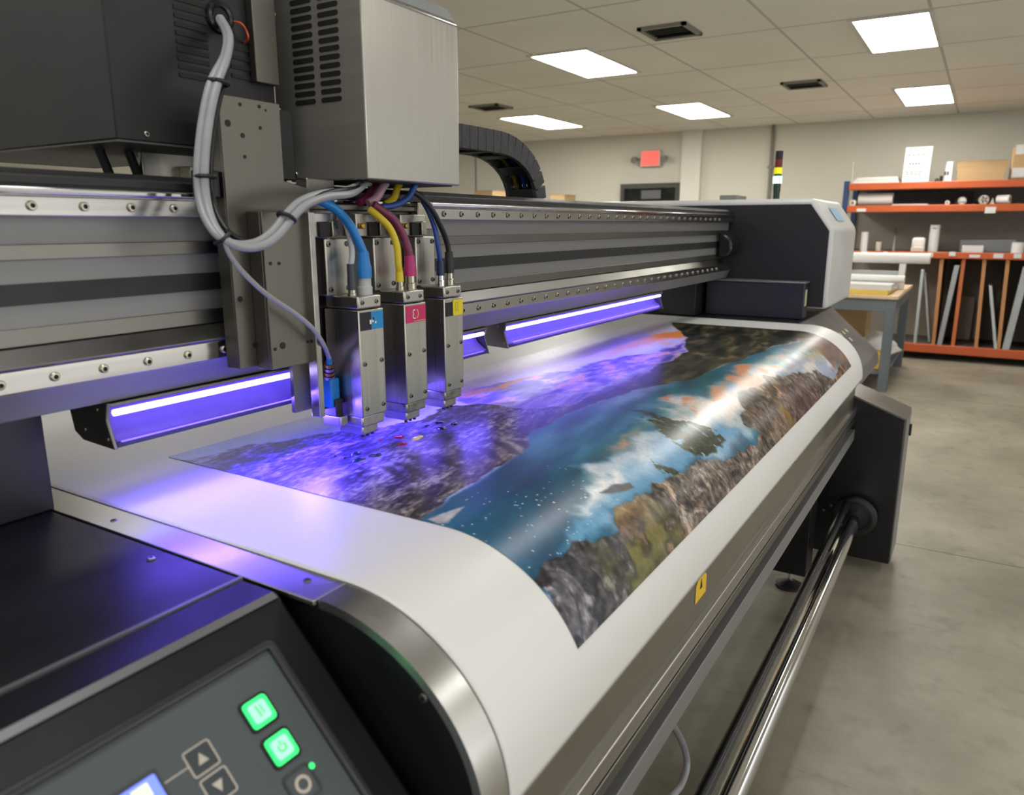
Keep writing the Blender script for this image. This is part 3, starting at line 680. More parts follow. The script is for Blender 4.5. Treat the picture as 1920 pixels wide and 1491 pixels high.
# foreground rocks
RK = [(1372, 738), (1400, 722), (1440, 706), (1490, 700), (1530, 694), (1560, 702), (1590, 688), (3.6, SEND-.10, 0), (3.6, SEND+.1, 0), (.7, SEND+.1, 0), (1040, 1172), (996, 1104), (1012, 1080), (1034, 1056), (1062, 1046), (1070, 1016), (1104, 1014), (1130, 1022), (1162, 1004), (1156, 956), (1206, 944), (1228, 932), (1226, 906), (1256, 900), (1300, 884), (1350, 862), (1396, 846), (1424, 812), (1404, 800), (1386, 790), (1392, 770)]
mr_ = pm(RK, .004, .045)
v1 = voro(X*15+wx_*3.5, Sv*9+wy_*3.5, 91); v2 = voro(X*42+wx_*8, Sv*26+wy_*8, 95)
rg = ridge(X*14, Sv*9, 6, 97); gr = fbm(X*60, Sv*60, 4, 99)
tone = np.clip(.05+.34*v1[2]*ss(0, .12, v1[1])+.26*v2[2]*ss(0, .16, v2[1])+.18*(ct(rg, .25)-.5)+.9*(ct(gr, .2)-.5)*.55+.22+.3*(ct(fbm(X*90, Sv*90, 3, 131), .3)-.5), 0, 1)
rock = ramp(tone, [(16, 15, 15), (54, 48, 45), (100, 89, 81), (142, 127, 114), (200, 188, 176)])
gray = ramp(tone, [(14, 14, 18), (38, 37, 44), (74, 72, 82), (112, 110, 120), (176, 174, 182)])
g = np.clip(blob(1060, 1130, .20, .22)*1.3, 0, 1)[:, None]; rock = rock*(1-g)+gray*g
warm = ss(.55, .7, fbm(X*5, Sv*6, 4, 103))[:, None]*.5; rock = rock*(1-warm)+rock*np.array([1.25, .98, .72])*warm
blend(rock, mr_)
mo = fbm(X*24, Sv*24, 5, 105)
blend(ramp(ss(.3, .7, mo), [(30, 32, 16), (66, 70, 28), (116, 114, 54)]), mr_*ss(.3, .5, mo)*np.clip(blob(1208, 1065, .075, .085)*1.2+blob(1255, 1020, .05, .05), 0, 1)*.9)
blend(ramp(ss(.3, .7, mo), [(110, 84, 58), (176, 138, 100), (206, 176, 140)]), mr_*np.clip(blob(1184, 985, .05, .05)*.8+blob(1460, 800, .12, .04)*.5, 0, 1)*.8)
blend(C3(170, 130, 40), mr_*blob(1475, 775, .05, .06)*.8)
blend(C3(98, 60, 60), mr_*blob(1500, 750, .15, .08)*.5)
# overall grain and a soft printed edge at the back, still being printed
Cc *= (1+.10*(fbm(X*150, Sv*150, 2, 111)-.5))[:, None]
Cc = np.clip(Cc, 0, 255)
lin = np.where(Cc/255 <= .04045, Cc/255/12.92, ((Cc/255+.055)/1.055)**2.4)*.92
yv, zv = surf(GS.ravel(), .0012)
me = bpy.data.meshes.new('landscape_print')
idx = np.arange(NU*NV).reshape(NV, NU)
quads = np.stack([idx[:-1, :-1], idx[1:, :-1], idx[1:, 1:], idx[:-1, 1:]], -1).reshape(-1, 4)
co = np.stack([X, yv, zv], -1)-np.array(ORI['printed_banner'])
me.vertices.add(NU*NV); me.vertices.foreach_set('co', co.ravel())
nq = len(quads); me.loops.add(nq*4); me.loops.foreach_set('vertex_index', quads.ravel().astype(np.int32))
me.polygons.add(nq); me.polygons.foreach_set('loop_start', np.arange(0, nq*4, 4, dtype=np.int32))
me.update(calc_edges=True)
me.polygons.foreach_set('use_smooth', np.ones(nq, bool))
ca = me.color_attributes.new('ink', 'FLOAT_COLOR', 'POINT')
ca.data.foreach_set('color', np.concatenate([lin, np.ones((len(lin), 1))], 1).astype(np.float32).ravel())
m = bpy.data.materials.new('landscape_ink'); m.use_nodes = True; nt = m.node_tree; b = nt.nodes['Principled BSDF']
a_ = nt.nodes.new('ShaderNodeVertexColor'); a_.layer_name = 'ink'
tcn = nt.nodes.new('ShaderNodeTexCoord'); n_ = nt.nodes.new('ShaderNodeTexNoise'); n_.inputs['Scale'].default_value = 160; n_.inputs['Detail'].default_value = 4
nt.links.new(tcn.outputs['Object'], n_.inputs['Vector'])
mrn = nt.nodes.new('ShaderNodeMapRange'); mrn.inputs[1].default_value = .3; mrn.inputs[2].default_value = .7; mrn.inputs[3].default_value = .93; mrn.inputs[4].default_value = 1.07
nt.links.new(n_.outputs['Fac'], mrn.inputs[0])
vm_ = nt.nodes.new('ShaderNodeVectorMath'); vm_.operation = 'SCALE'
nt.links.new(a_.outputs['Color'], vm_.inputs[0]); nt.links.new(mrn.outputs[0], vm_.inputs['Scale']); nt.links.new(vm_.outputs[0], b.inputs['Base Color'])
b.inputs['Roughness'].default_value = .3; b.inputs['Specular IOR Level'].default_value = .45
me.materials.append(m)
po = bpy.data.objects.new('landscape_print', me); COL.objects.link(po); po.parent = SHEET
po['label'] = 'glossy mountain lake landscape at sunset'
# wet ink blobs on the print under the heads
def drop(u, v, rx, ry, m, lb, seed):
    rnd = random.Random(seed); c = at(u, v, z=ZB+OFF+.0012); mb = MB(); n = 16
    for i, (r, h) in enumerate(((1, 0), (.93, .45), (.62, .9), (.25, 1))):
        for k in range(n):
            a = 2*math.pi*k/n; w_ = 1+.16*math.sin(2*a+seed)+.10*math.sin(3*a+seed*2)
            mb.v.append((c.x+rx*r*w_*math.cos(a), c.y+ry*r*w_*math.sin(a), c.z+.0032*h*(rx/.012)))
    for i in range(3):
        for k in range(n): mb.face((i*n+k, i*n+(k+1) % n, (i+1)*n+(k+1) % n, (i+1)*n+k), m)
    mb.face([3*n+k for k in range(n)], m)
    one('ink_drop', mb, lb, 'ink drop', 'wet ink drops on the print')
DR = [(667, 851, 0.0144, 0.0108, 'ink_cyan', 'dark blue ink drop under the nearest print head, the back one of its pair'),
      (672, 863, 0.0144, 0.0108, 'ink_cyan', 'dark blue ink drop closest to the white margin, under the nearest print head'),
      (704, 854, 0.0144, 0.0096, 'ink_cyan', 'blue oval ink drop to the right of the dark blue pair'),
      (626, 856, 0.0072, 0.0048, 'ink_black', 'tiny dark ink speck left of the blue ink drops'),
      (646, 859, 0.006, 0.0036, 'ink_black', 'tiny dark ink speck touching the blue ink drops'),
      (755, 833, 0.0108, 0.0096, 'ink_red', 'round crimson ink drop in front of the flatter red one'),
      (749, 820, 0.0132, 0.0084, 'ink_red', 'flat red ink drop behind the round crimson one'),
      (714, 825, 0.0072, 0.0048, 'ink_red', 'small dark red ink speck left of the red drops'),
      (782, 822, 0.0168, 0.0096, 'ink_yellow', 'pale cream yellow ink drop right of the red drops'),
      (824, 793, 0.0132, 0.0096, 'ink_black', 'black ink drop under the farthest print head, behind the round black one'),
      (828, 804, 0.0132, 0.0096, 'ink_black', 'round black ink drop, frontmost of the three black drops'),
      (852, 795, 0.0132, 0.0084, 'ink_black', 'black ink drop at the right end of the black group'),
      (800, 799, 0.0084, 0.0036, 'ink_black', 'thin dark ink streak left of the black drops')]
for i, q in enumerate(DR): drop(*q, seed=i*1.7)

# ================================================================== CARRIAGE
CR = thing('print_carriage', 'brushed steel print carriage with slotted cover and black electronics box riding on the gantry', 'carriage', (1.1, 1.1, 1.3))
P1 = build('back_plate', MB().prism([(.84, 1.31), (1.02, 1.31), (1.02, 1.615), (.964, 1.625), (.964, 1.752), (.84, 1.752)], 'y', 1.057, 1.061, 'steel_plate').box(.84, .845, 1.061, 1.090, 1.31, 1.752, 'steel_plate'), CR, .001)
build('shade_block', B(.966, 1.0, 1.066, 1.089, 1.628, 1.745, 'recess'), CR, .002)  # black block added in place of the shade beside the back plate
build('shade_block', B(1.002, 1.113, 1.212, 1.232, 1.628, 1.735, 'recess'), CR, .002)  # black block added to darken the gap under the cover notch
for (u, v, r) in ((427, 231, .0055), (450, 196, .003), (486, 200, .003), (455, 254, .004), (488, 240, .003), (459, 294, .003), (450, 561, .005), (478, 647, .005), (498, 207, .002)):
    q = at(u, v, y=1.057); build('bolt_hole', MB().cyl((q.x, 1.0575, q.z), (q.x, 1.056, q.z), r, 'recess', segs=14), P1)
P2 = build('front_plate', MB().box(.877, .972, 1.02, 1.026, 1.306, 1.572, 'steel_plate').box(.877, .883, 1.026, 1.057, 1.306, 1.572, 'steel_plate').box(.966, .9785, 1.004, 1.026, 1.205, 1.572, 'steel_bright'), CR, .0012)
for (u, v, r) in ((507, 494, .003), (523, 494, .003), (516, 655, .003), (530, 648, .006), (577, 641, .003)):
    q = at(u, v, y=1.02); build('bolt_hole', MB().cyl((q.x, 1.0205, q.z), (q.x, 1.0188, q.z), r, 'recess', segs=14), P2)
build('head_mount_plate', MB().box(.98, 1.412, 1.084, 1.094, 1.20, 1.585, 'steel_dark'), CR, .001)
# brackets along the top of the mount plate
for i in range(3):
    o_ = .1345*i
    build('head_bracket', MB().box(1.0+o_, 1.085+o_, 1.052, 1.084, 1.528, 1.572, 'steel').box(1.032+o_, 1.056+o_, 1.046, 1.052, 1.528, 1.556, 'recess').box(1.06+o_, 1.078+o_, 1.042, 1.052, 1.528, 1.558, 'zinc').cyl((1.012+o_, 1.052, 1.548), (1.012+o_, 1.043, 1.548), .006, 'brass', segs=10), CR, .002)
build('cross_bar', B(.98, 1.38, 1.068, 1.0835, 1.577, 1.590, 'steel_dark'), CR, .003)
build('riser', B(1.02, 1.09, 1.06, 1.09, 1.592, 1.634, 'steel_dark'), CR, .003)
build('stop_block', B(1.34, 1.395, 1.06, 1.083, 1.54, 1.60, 'zinc'), CR, .003)
# slotted steel cover
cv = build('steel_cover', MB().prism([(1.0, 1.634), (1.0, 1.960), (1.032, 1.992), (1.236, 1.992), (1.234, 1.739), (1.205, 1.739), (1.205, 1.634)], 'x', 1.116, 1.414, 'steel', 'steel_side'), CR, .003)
build('top_cap', MB().prism([(.9985, 1.956), (1.03, 1.996), (1.24, 1.996), (1.24, 1.99), (1.033, 1.99), (1.0035, 1.9565)], 'x', 1.114, 1.4145, 'pale_metal'), cv)
build('bottom_opening', B(1.13, 1.40, 1.012, 1.19, 1.632, 1.636, 'recess'), cv)
for col, (ya, yb) in enumerate(((1.178, 1.123), (1.108, 1.056))):
    for k in range(14):
        zz = 1.781+.01485*k
        if zz > 1.985: continue
        pts = []; r = .0045
        for cy, a0 in ((yb+r, 90), (ya-r, 270)):
            for j in range(7):
                a = math.radians(a0+180*j/6); pts.append((cy+r*math.cos(a), zz+r*math.sin(a)))
        mb = MB(); mb.prism(pts, 'x', 1.1175, 1.1150, 'recess'); build('vent_slot', mb, cv, smooth=False)
for q in ((1.116, 1.221, 1.945), (1.116, 1.224, 1.771), (1.116, 1.188, 1.648)): screw(cv, q, .0052, '-x')
build('side_bracket', B(.985, 1.037, 1.132, 1.149, 1.797, 2.02, 'steel_plate'), CR, .002)
# black electronics box
bx = build('electronics_box', MB().box(.722, 1.04, 1.15, 1.75, 1.678, 2.15, 'enclosure'), CR, .003)
build('bottom_plate', B(.724, 1.038, 1.152, 1.748, 1.6755, 1.679, 'enclosure_bounce_lit'), bx)  # thin sheet carrying the painted bounce light of the box underside
for k in range(12):
    zz = 1.789+.0128*k
    build('louvre', MB().prism([(1.1505, zz-.0038), (1.1475, zz-.0038), (1.1490, zz+.0036), (1.1505, zz+.0036)], 'x', .841, .901, 'recess'), bx)
screw(bx, (.772, 1.15, 1.690), .0045)
mb = MB().tube([(.928+.021*math.cos(a), 1.147, 1.892+.021*math.sin(a)) for a in [2*math.pi*k/20 for k in range(21)]], .006, 'black_gloss', 8, 0)
mb.cyl((.928, 1.1505, 1.892), (.928, 1.146, 1.892), .02, 'recess')
build('cable_gland', mb, bx)
for k in range(5): build('louvre', MB().box(.945, .985, 1.148, 1.1505, 1.80+.0155*k, 1.807+.0155*k, 'recess'), bx)
build('support_plate', MB().box(.852, 1.10, 1.29, 1.30, 1.6275, 1.677, 'steel').box(.925, .972, 1.26, 1.29, 1.632, 1.655, 'zinc'), CR, .001)
for xx in (.785, .838): build('strut', MB().tube([(xx+.012, 1.30, 1.6305), (xx-.004, 1.30, 1.678)], .008, 'black_plastic', 10, 0), CR)
build('lock_lever', MB().box(.80, .838, 1.066, 1.089, 1.592, 1.635, 'black_plastic'), CR, .003)

# ---- print heads
HX, HY = 1.058, .985
HEADINFO = [('cyan', 'steel print head with the blue and navy label, nearest of the row'),
            ('magenta', 'steel print head with the magenta label, middle of the row'),
            ('yellow', 'steel print head with the yellow and black label, farthest of the row')]
HEADS = []
for i, (c, lb) in enumerate(HEADINFO):
    x0 = HX+.1345*i; x1 = x0+.070; yb = HY+.094
    h = thing('printhead', lb, 'print head', (x0+.035, HY+.045, 1.143), 'print heads on the carriage'); HEADS.append(h)
    bd = build('body', MB().prism([(x0, HY), (x1, HY), (x1, yb), (x0+.006, yb), (x0, yb-.008)], 'z', 1.186, 1.3935, 'steel'), h, .002)
    for (sx, sz) in ((.012, 1.290), (.060, 1.292), (.013, 1.202), (.060, 1.203)): screw(bd, (x0+sx, HY, sz), .0045, '-y', SCREWD)
    cpp = build('top_cap', MB().prism([(x0-.001, HY-.001), (x1-.006, HY-.001), (x1-.006, yb-.012), (x0-.001, yb-.012)], 'z', 1.3955, 1.4195, 'steel'), h, .003)
    for sx in (.011, .050): screw(cpp, (x0+sx, HY-.001, 1.4075), .0042, '-y', SCREWD)
    build('collar', B(x0+.002, x1-.004, HY+.004, yb-.006, 1.165, 1.187, 'zinc' if i else 'steel'), h, .003)
    nz = MB().box(x0+.012, x1-.012, HY+.014, yb-.018, 1.146, 1.166, 'steel')
    build('nozzle_block', nz, h, .003)
    for k in range(3): build('nozzle', MB().cyl((x0+.020+.014*k, HY+.022, 1.1465), (x0+.020+.014*k, HY+.022, 1.141), .0035, 'black_plastic', segs=10), h)
    mbk = build('mount_block', MB().box(x0-.014, x0+.054, 1.048, 1.0836, 1.4185, 1.526, 'steel'), h, .003)
    for sx, sz in ((-.005, 1.515), (.044, 1.515), (-.004, 1.430), (.044, 1.431)): screw(mbk, (x0+sx, 1.048, sz), .0052, '-y', SCREWD)
    # label
    lx0, lx1, lz0, lz1 = x0+.003, x1-.002, 1.3545, 1.389; yy = HY-.0006
    def rect(mb, a0, a1, b0, b1, m, e=0.): mb.poly([(a0, yy-e, b0), (a1, yy-e, b0), (a1, yy-e, b1), (a0, yy-e, b1)], m)
    mb = MB()
    if c == 'cyan':
        rect(mb, lx0, lx0+.031, lz0, lz1, 'label_navy'); rect(mb, lx0+.031, lx1, lz0, lz1, 'label_cyan')
        rect(mb, lx0+.026, lx0+.031, lz0+.011, lz0+.019, 'label_white', .0004)
        rect(mb, lx0+.033, lx0+.037, lz0+.014, lz0+.021, 'label_white', .0004); rect(mb, lx0+.034, lx0+.039, lz0+.018, lz0+.023, 'label_navy', .0006); rect(mb, lx0+.041, lx0+.045, lz0+.011, lz0+.015, 'label_white', .0004)
    elif c == 'magenta':
        rect(mb, lx0, lx1, lz0, lz1, 'label_magenta')
        cx, cz = (lx0+lx1)/2-.005, (lz0+lz1)/2
        A = lambda cx, cz, r, rz, a0, a1: [(cx+r*math.cos(math.radians(a0+(a1-a0)*k/10)), yy-.0005, cz+rz*math.sin(math.radians(a0+(a1-a0)*k/10))) for k in range(11)]
        mb.strip(A(cx, cz+.0042, .005, .0042, 60, 270), (0, -1, 0), .002, 'label_white'); mb.strip(A(cx, cz-.0045, .0055, .0046, 90, 310), (0, -1, 0), .002, 'label_white')
        mb.strip(A(cx+.005, cz, .007, .010, -65, 65), (0, -1, 0), .0018, 'label_gold'); mb.strip([(lx0+.025, yy-.0005, lz0+.0025), (lx1-.002, yy-.0005, lz0+.0025)], (0, -1, 0), .0008, 'label_gold')
    else:
        rect(mb, lx0, lx0+.030, lz0, lz1-.004, 'label_navy')
        r = .004; pts = []
        for cx, cz, a0 in ((lx1-r, lz1-r, 0), (lx0+.027+r, lz1-r, 90), (lx0+.027+r, lz0+r, 180), (lx1-r, lz0+r, 270)):
            for k in range(5): a = math.radians(a0+22.5*k); pts.append((cx+r*math.cos(a), yy-.0006, cz+r*math.sin(a)))
        mb.poly(pts, 'label_yellow')
        mb.strip([(lx0+.037, yy-.001, lz1-.006), (lx0+.037, yy-.001, lz0+.010), (lx0+.045, yy-.001, lz0+.010), (lx0+.045, yy-.001, lz1-.006), (lx0+.037, yy-.001, lz1-.006)], (0, -1, 0), .001, 'label_olive')
    build('colour_label', mb, h, smooth=False)
    # couplings on top
    if i == 0: cps = [(.048, .0145, .034, 'tube_grey'), (.012, .009, .012, 'zinc')]
    elif i == 1: cps = [(.052, .0125, .030, 'zinc'), (.018, .009, .020, 'zinc')]
    else: cps = [(.055, .0105, .030, 'zinc'), (.022, .009, .026, 'chrome')]
    for dx, r, hh, m_ in cps:
        build('coupling', MB().tube([(x0+dx, 1.01, 1.4185), (x0+dx, 1.01, 1.4185+hh*.45), (x0+dx, 1.01, 1.4185+hh*.5), (x0+dx, 1.01, 1.4185+hh)], [r, r, r*.86, r*.86], m_, 16, 0), h)
# side connector on the nearest head
h = HEADS[0]
build('side_connector', MB().box(1.034, 1.053, 1.030, 1.072, 1.186, 1.222, 'black_plastic').box(1.028, 1.052, 1.036, 1.066, 1.205, 1.262, 'cyan'), h, .003)
build('side_bracket', B(1.036, 1.056, 1.022, 1.070, 1.168, 1.188, 'steel'), h, .002)

# ---- cables
def P(*q):
    L = [at(u, v, y=y) for u, v, y in q]
    for p, w_ in zip(L, q):
        if w_[1] <= 326 and w_[0] > 600: p.z = 1.6315      # ends at the opening under the cover
    return L
BUND = [(412, 34, 1.146), (428, 66, 1.10), (424, 105, 1.06), (404, 155, 1.04), (389, 220, 1.035), (380, 300, 1.03), (381, 360, 1.03), (393, 410, 1.01), (418, 446, .985), (455, 461, .97), (492, 456, .962), (520, 436, .96), (545, 405, .962), (572, 380, .97), (610, 366, .99), (655, 360, 1.02), (684, 344, 1.06), (690, 325, 1.08)]
def offs(Q, du, dv, dy): return [(u+du*(1 if 2 < i < len(Q)-2 else .4), v+dv*(1 if 6 < i < len(Q)-2 else .2), y+dy) for i, (u, v, y) in enumerate(Q)]
one('cable', MB().tube(P(*offs(BUND, 4, 3, -.004)), .0068, 'cable_grey', 12, 6), 'thick grey cable in front in the loop between black electronics box and steel cover', 'cable', 'carriage cables')
one('cable', MB().tube(P(*offs(BUND, -9, -3, .004)), .0062, 'cable_grey', 12, 6), 'second grey cable in the loop, on its outer left side', 'cable', 'carriage cables')
one('cable', MB().tube(P(*offs(BUND, 15, -7, .010)), .0048, 'cable_black', 12, 6), 'black cable on the inner side of the grey cable loop', 'cable', 'carriage cables')
def tie(u, v, y, rr, ax, lb):
    c = at(u, v, y=y); ax = Vector(ax).normalized(); a_ = ax.orthogonal().normalized(); b_ = ax.cross(a_)
    one('cable_tie', MB().tube([c+a_*rr*math.cos(q)+b_*rr*math.sin(q) for q in [2*math.pi*k/18 for k in range(19)]], .0035, 'black_plastic', 8, 0), lb, 'cable tie', 'cable ties on the grey cable loop')
tie(408, 155, 1.044, .0155, (-.15, 0, -1), 'black cable tie at the top of the grey cable loop')
tie(384, 331, 1.034, .0155, (0, 0, 1), 'black cable tie halfway down the grey cable loop')
tie(417, 445, .990, .0135, (.6, -.2, -.7), 'black cable tie at the bottom of the loop where the thin cable leaves')
tie(537, 408, .963, .0135, (.5, 0, .8), 'black cable tie on the rising part of the grey cable loop')
c0 = P((420, 446, .982), (430, 476, .98), (455, 510, .982), (500, 552, .984), (550, 586, .988), (585, 615, .990), (606, 645, 1.0), (617, 672, 1.035))
thin = thing('sensor_cable', 'thin pale grey cable hanging down to the blue plug on the nearest print head', 'cable', c0[0], 'carriage cables')
build('cord', MB().tube(c0, .0042, 'cable_grey', 10, 6), thin)
x_ = 1.036; q = c0[-1]
base = Vector((1.038, 1.05, 1.262))
pl = [q, q+(base-q)*.25, q+(base-q)*.5, base]
build('strain_relief', MB().tube([pl[0]+(pl[0]-pl[1])*.15, pl[1]], [.005, .0065], 'cyan', 12, 0), thin)
mb = MB()
for k in range(4):
    a = pl[1]+(base-pl[1])*(k/4); b_ = pl[1]+(base-pl[1])*(k/4+.19); mb.cyl(a, b_, .0095+.001*k, 'brass' if k % 2 == 0 else 'zinc', segs=14)
o = build('ring_nut', mb, thin); o['label'] = 'gold and silver threaded rings'
def ink(name, lb, path, r, m, boot=None, grp='ink lines to the print heads'):
    Q = P(*path); t = thing(name, lb, 'ink tube', Q[0], grp)
    build('tube', MB().tube(Q, r, m, 14, 6), t)
    if boot:
        bm_, r0, r1, L_ = boot; e = Q[-1]
        build('boot', MB().tube([e+Vector((-.001, 0, .004)), e+Vector((0, 0, -L_*.45)), e+Vector((0, 0, -L_*.55)), e+Vector((0, 0, -L_))], [r0, (r0+r1)/2, r1, r1], bm_, 16, 0), t)
    return t
x1, x2, x3 = HX, HX+.1345, HX+.269
def endp(x, z, y=1.01): 
    w = Vector((x, y, z-H)); d = w.dot(FW); return (CX+F*w.dot(RT)/d, CY-F*w.dot(UP)/d, y)
ink('ink_tube', 'bright blue ink tube plugging into the nearest print head', [(594, 374, 1.048), (612, 382, 1.04), (636, 398, 1.035), (658, 425, 1.02), (673, 455, 1.012), endp(x1+.048, 1.497)], .0085, 'cyan', ('cyan', .0105, .0145, .046))
ink('ink_tube', 'grey flat ribbon tube beside the bright blue ink tube', [(632, 392, 1.05), (650, 425, 1.035), (660, 470, 1.02), endp(x1+.012, 1.475)], .0055, 'tube_grey', ('panel_dark', .007, .008, .044))
ink('ink_tube', 'dark magenta ink tube plugging into the middle print head', [(700, 384, 1.042), (715, 394, 1.035), (738, 412, 1.025), (755, 440, 1.018), (764, 465, 1.012), endp(x2+.052, 1.485)], .0088, 'plum', ('magenta', .0105, .0135, .038))
ink('ink_tube', 'yellow ink tube running beside the magenta one to the middle print head', [(692, 392, 1.045), (712, 408, 1.028), (732, 430, 1.018), (744, 462, 1.01), (747, 495, 1.008), endp(x2+.018, 1.455)], .0072, 'yellow', ('yellow', .0078, .0085, .018))
ink('ink_tube', 'thin blue ink tube running to the farthest print head', [(793, 378, 1.042), (803, 396, 1.03), (815, 428, 1.018), (821, 460, 1.01), endp(x3+.022, 1.470)], .0055, 'deep_blue', ('navy', .009, .0095, .028))
ink('ink_tube', 'black ink tube plugging into the farthest print head', [(772, 358, 1.03), (790, 370, 1.02), (810, 393, 1.01), (828, 428, 1.008), (838, 455, 1.01), endp(x3+.055, 1.488)], .0062, 'cable_black', ('black_plastic', .009, .0105, .042))
for lb, path, r, m in (('dusty pink ink tube curling out from under the steel cover', [(722, 325, 1.055), (718, 350, 1.05), (706, 371, 1.05), (690, 381, 1.055)], .0085, 'pink_dull'),
                    ('plum ink tube behind the dusty pink one under the steel cover', [(706, 325, 1.075), (700, 350, 1.075), (688, 370, 1.072), (672, 381, 1.07)], .008, 'plum'),
                    ('short yellow ink tube under the steel cover', [(748, 325, 1.06), (746, 350, 1.055), (738, 372, 1.055), (722, 384, 1.06)], .0075, 'yellow'),
                    ('blue ink tube bending below the front corner of the steel cover', [(778, 325, 1.025), (777, 350, 1.02), (764, 372, 1.02), (740, 385, 1.025), (716, 388, 1.035)], .0065, 'deep_blue')):
    one('ink_tube', MB().tube(P(*path), r, m, 12, 6), lb, 'ink tube', 'ink lines to the print heads')
one('signal_wire', MB().tube(P((436, 40, 1.147), (452, 44, 1.12), (462, 58, 1.12), (465, 72, 1.122), (458, 80, 1.1485)), .0018, 'orange_wire', 8, 5), 'thin orange wire at the cable hole of the black electronics box', 'wire')

# ---- cable chain arching behind the cover
CHN = thing('cable_chain', 'black segmented cable chain arching from behind the steel cover down to the gantry', 'cable chain', (2.28, 1.34, 1.626))
path = [(1.45, 1.786)]
for k in range(8): path.append((1.45+.06*(k+1), 1.786+.004*(k/8)))
cxa, cza, ra = 2.085, 1.59+.02, .178
path = [(x, z+.004) for x, z in path]
for k in range(0, 10): a = math.pi/2*(1-k/9.0*1.0); path.append((2.03+.250*math.cos(a)*1.0, 1.634+.159*math.sin(a)))
PTS = []
Lp = [0]
for i in range(1, len(path)): Lp.append(Lp[-1]+math.dist(path[i], path[i-1]))
nL = 22
for k in range(nL+1):
    s = Lp[-1]*k/nL; PTS.append((float(np.interp(s, Lp, [p[0] for p in path])), float(np.interp(s, Lp, [p[1] for p in path]))))
Y0c, Y1c, th = 1.28, 1.40, .033
for k in range(nL):
    a, b_ = Vector((PTS[k][0], 0, PTS[k][1])), Vector((PTS[k+1][0], 0, PTS[k+1][1]))
    t = (b_-a).normalized(); nn = Vector((-t.z, 0, t.x)); a2 = a+t*.0012; b2 = b_+t*.0012
    if nn.z < 0 and nn.x < 0: nn = -nn
    mb = MB()
    def quadbox(o0, o1, ya, yb, m):
        V = [(p+nn*o) for p in (a2, b2) for o in (o0, o1)]
        prof = [(V[0].x, V[0].z), (V[2].x, V[2].z), (V[3].x, V[3].z), (V[1].x, V[1].z)]
        mb.prism(prof, 'y', ya, yb, m)
    quadbox(-th, th, Y0c, Y0c+.014, 'chain_black'); quadbox(-th, th, Y1c-.014, Y1c, 'chain_black')
    quadbox(th-.006, th, Y0c+.014, Y1c-.014, 'chain_black')
    if k % 3 == 0: quadbox(-th, -th+.005, Y0c+.014, Y1c-.014, 'chain_inside')
    quadbox(th-.012, th-.006, Y0c+.014, Y1c-.014, 'chain_inside')
    build('link', mb, CHN, .002, segs=1)

for yk, m_ in ((1.305, 'navy'), (1.322, 'cable_black'), (1.339, 'deep_blue'), (1.356, 'cable_black'), (1.372, 'label_olive')):
    build('inner_cable', MB().tube([(p[0], yk, p[1]) for p in PTS], .007, m_, 8, 0), CHN)
# ---- UV lamps
def uvlamp(x0, x1, lb, split, cap=True):
    t = thing('uv_lamp', lb, 'lamp', ((x0+x1)/2, 1.16, 1.23), 'violet curing lamps under the gantry')
    build('housing', MB().prism([(1.113, 1.283), (1.211, 1.284), (1.211, 1.236), (1.194, 1.224), (1.194, 1.228), (1.205, 1.24), (1.205, 1.279), (1.117, 1.278), (1.113, 1.278)], 'x', x0, x1, 'steel_dark'), t, .001)
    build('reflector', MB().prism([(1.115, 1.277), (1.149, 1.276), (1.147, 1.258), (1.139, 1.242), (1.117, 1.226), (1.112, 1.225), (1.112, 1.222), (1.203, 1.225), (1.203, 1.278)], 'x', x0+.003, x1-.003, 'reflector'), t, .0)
    build('lower_lip', B(x0, x1, 1.107, 1.115, 1.2135, 1.2215, 'black_plastic'), t, .001)
    segs = [x0+.006]+[x0+(x1-x0)*q for q in split]+[x1-.006]
    for a, b_ in zip(segs[:-1], segs[1:]):
        build('tube', MB().cyl((a+.0012, 1.119, 1.2665), (b_-.0012, 1.119, 1.2665), .0052, 'uv_tube', segs=14), t)
    if cap:
        ec = build('end_cap', MB().prism([(1.105, 1.212), (1.189, 1.216), (1.211, 1.228), (1.219, 1.266), (1.211, 1.284), (1.111, 1.284), (1.119, 1.256)], 'x', x0-.006, x0, 'steel_dark'), t, .001)
        for q in ((1.119, 1.227), (1.179, 1.235), (1.139, 1.272)): screw(ec, (x0-.006, q[0], q[1]), .003, '-x')
        build('end_cap', MB().prism([(1.105, 1.212), (1.189, 1.216), (1.211, 1.228), (1.219, 1.266), (1.211, 1.284), (1.111, 1.284), (1.119, 1.256)], 'x', x1, x1+.004, 'steel_dark'), t, .001)
    return t
uvlamp(.640, 1.12, 'violet lamp bar left of the carriage, below the near end of the gantry', [.50], True)
uvlamp(1.79, 3.00, 'long violet lamp bar right of the print heads, below the far gantry', [.26], True)
uvlamp(1.45, 1.685, 'short violet lamp directly behind the farthest print head', [.5], True)

# ---- take-up shaft
SH = thing('take_up_shaft', 'polished chrome take-up shaft along the front of the printer', 'roller', (2.1, .36, .26))
build('tube', MB().cyl((.3, .357, .238), (3.559, .359, .262), .031, 'chrome', segs=40), SH)
one('tension_bar', MB().cyl((.3, .396, .302), (3.54, .396, .326), .016, 'black_gloss', segs=24), 'slim black bar just behind the chrome take-up shaft', 'bar')
one('power_cable', MB().tube([at(1225, 1325, y=.6), at(1250, 1346, y=.58), at(1276, 1385, y=.55), at(1288, 1430, y=.54), at(1278, 1470, y=.53), at(1256, 1496, y=.53)], .0095, 'cable_grey', 12, 6), 'grey cable loop hanging under the front rail', 'cable')

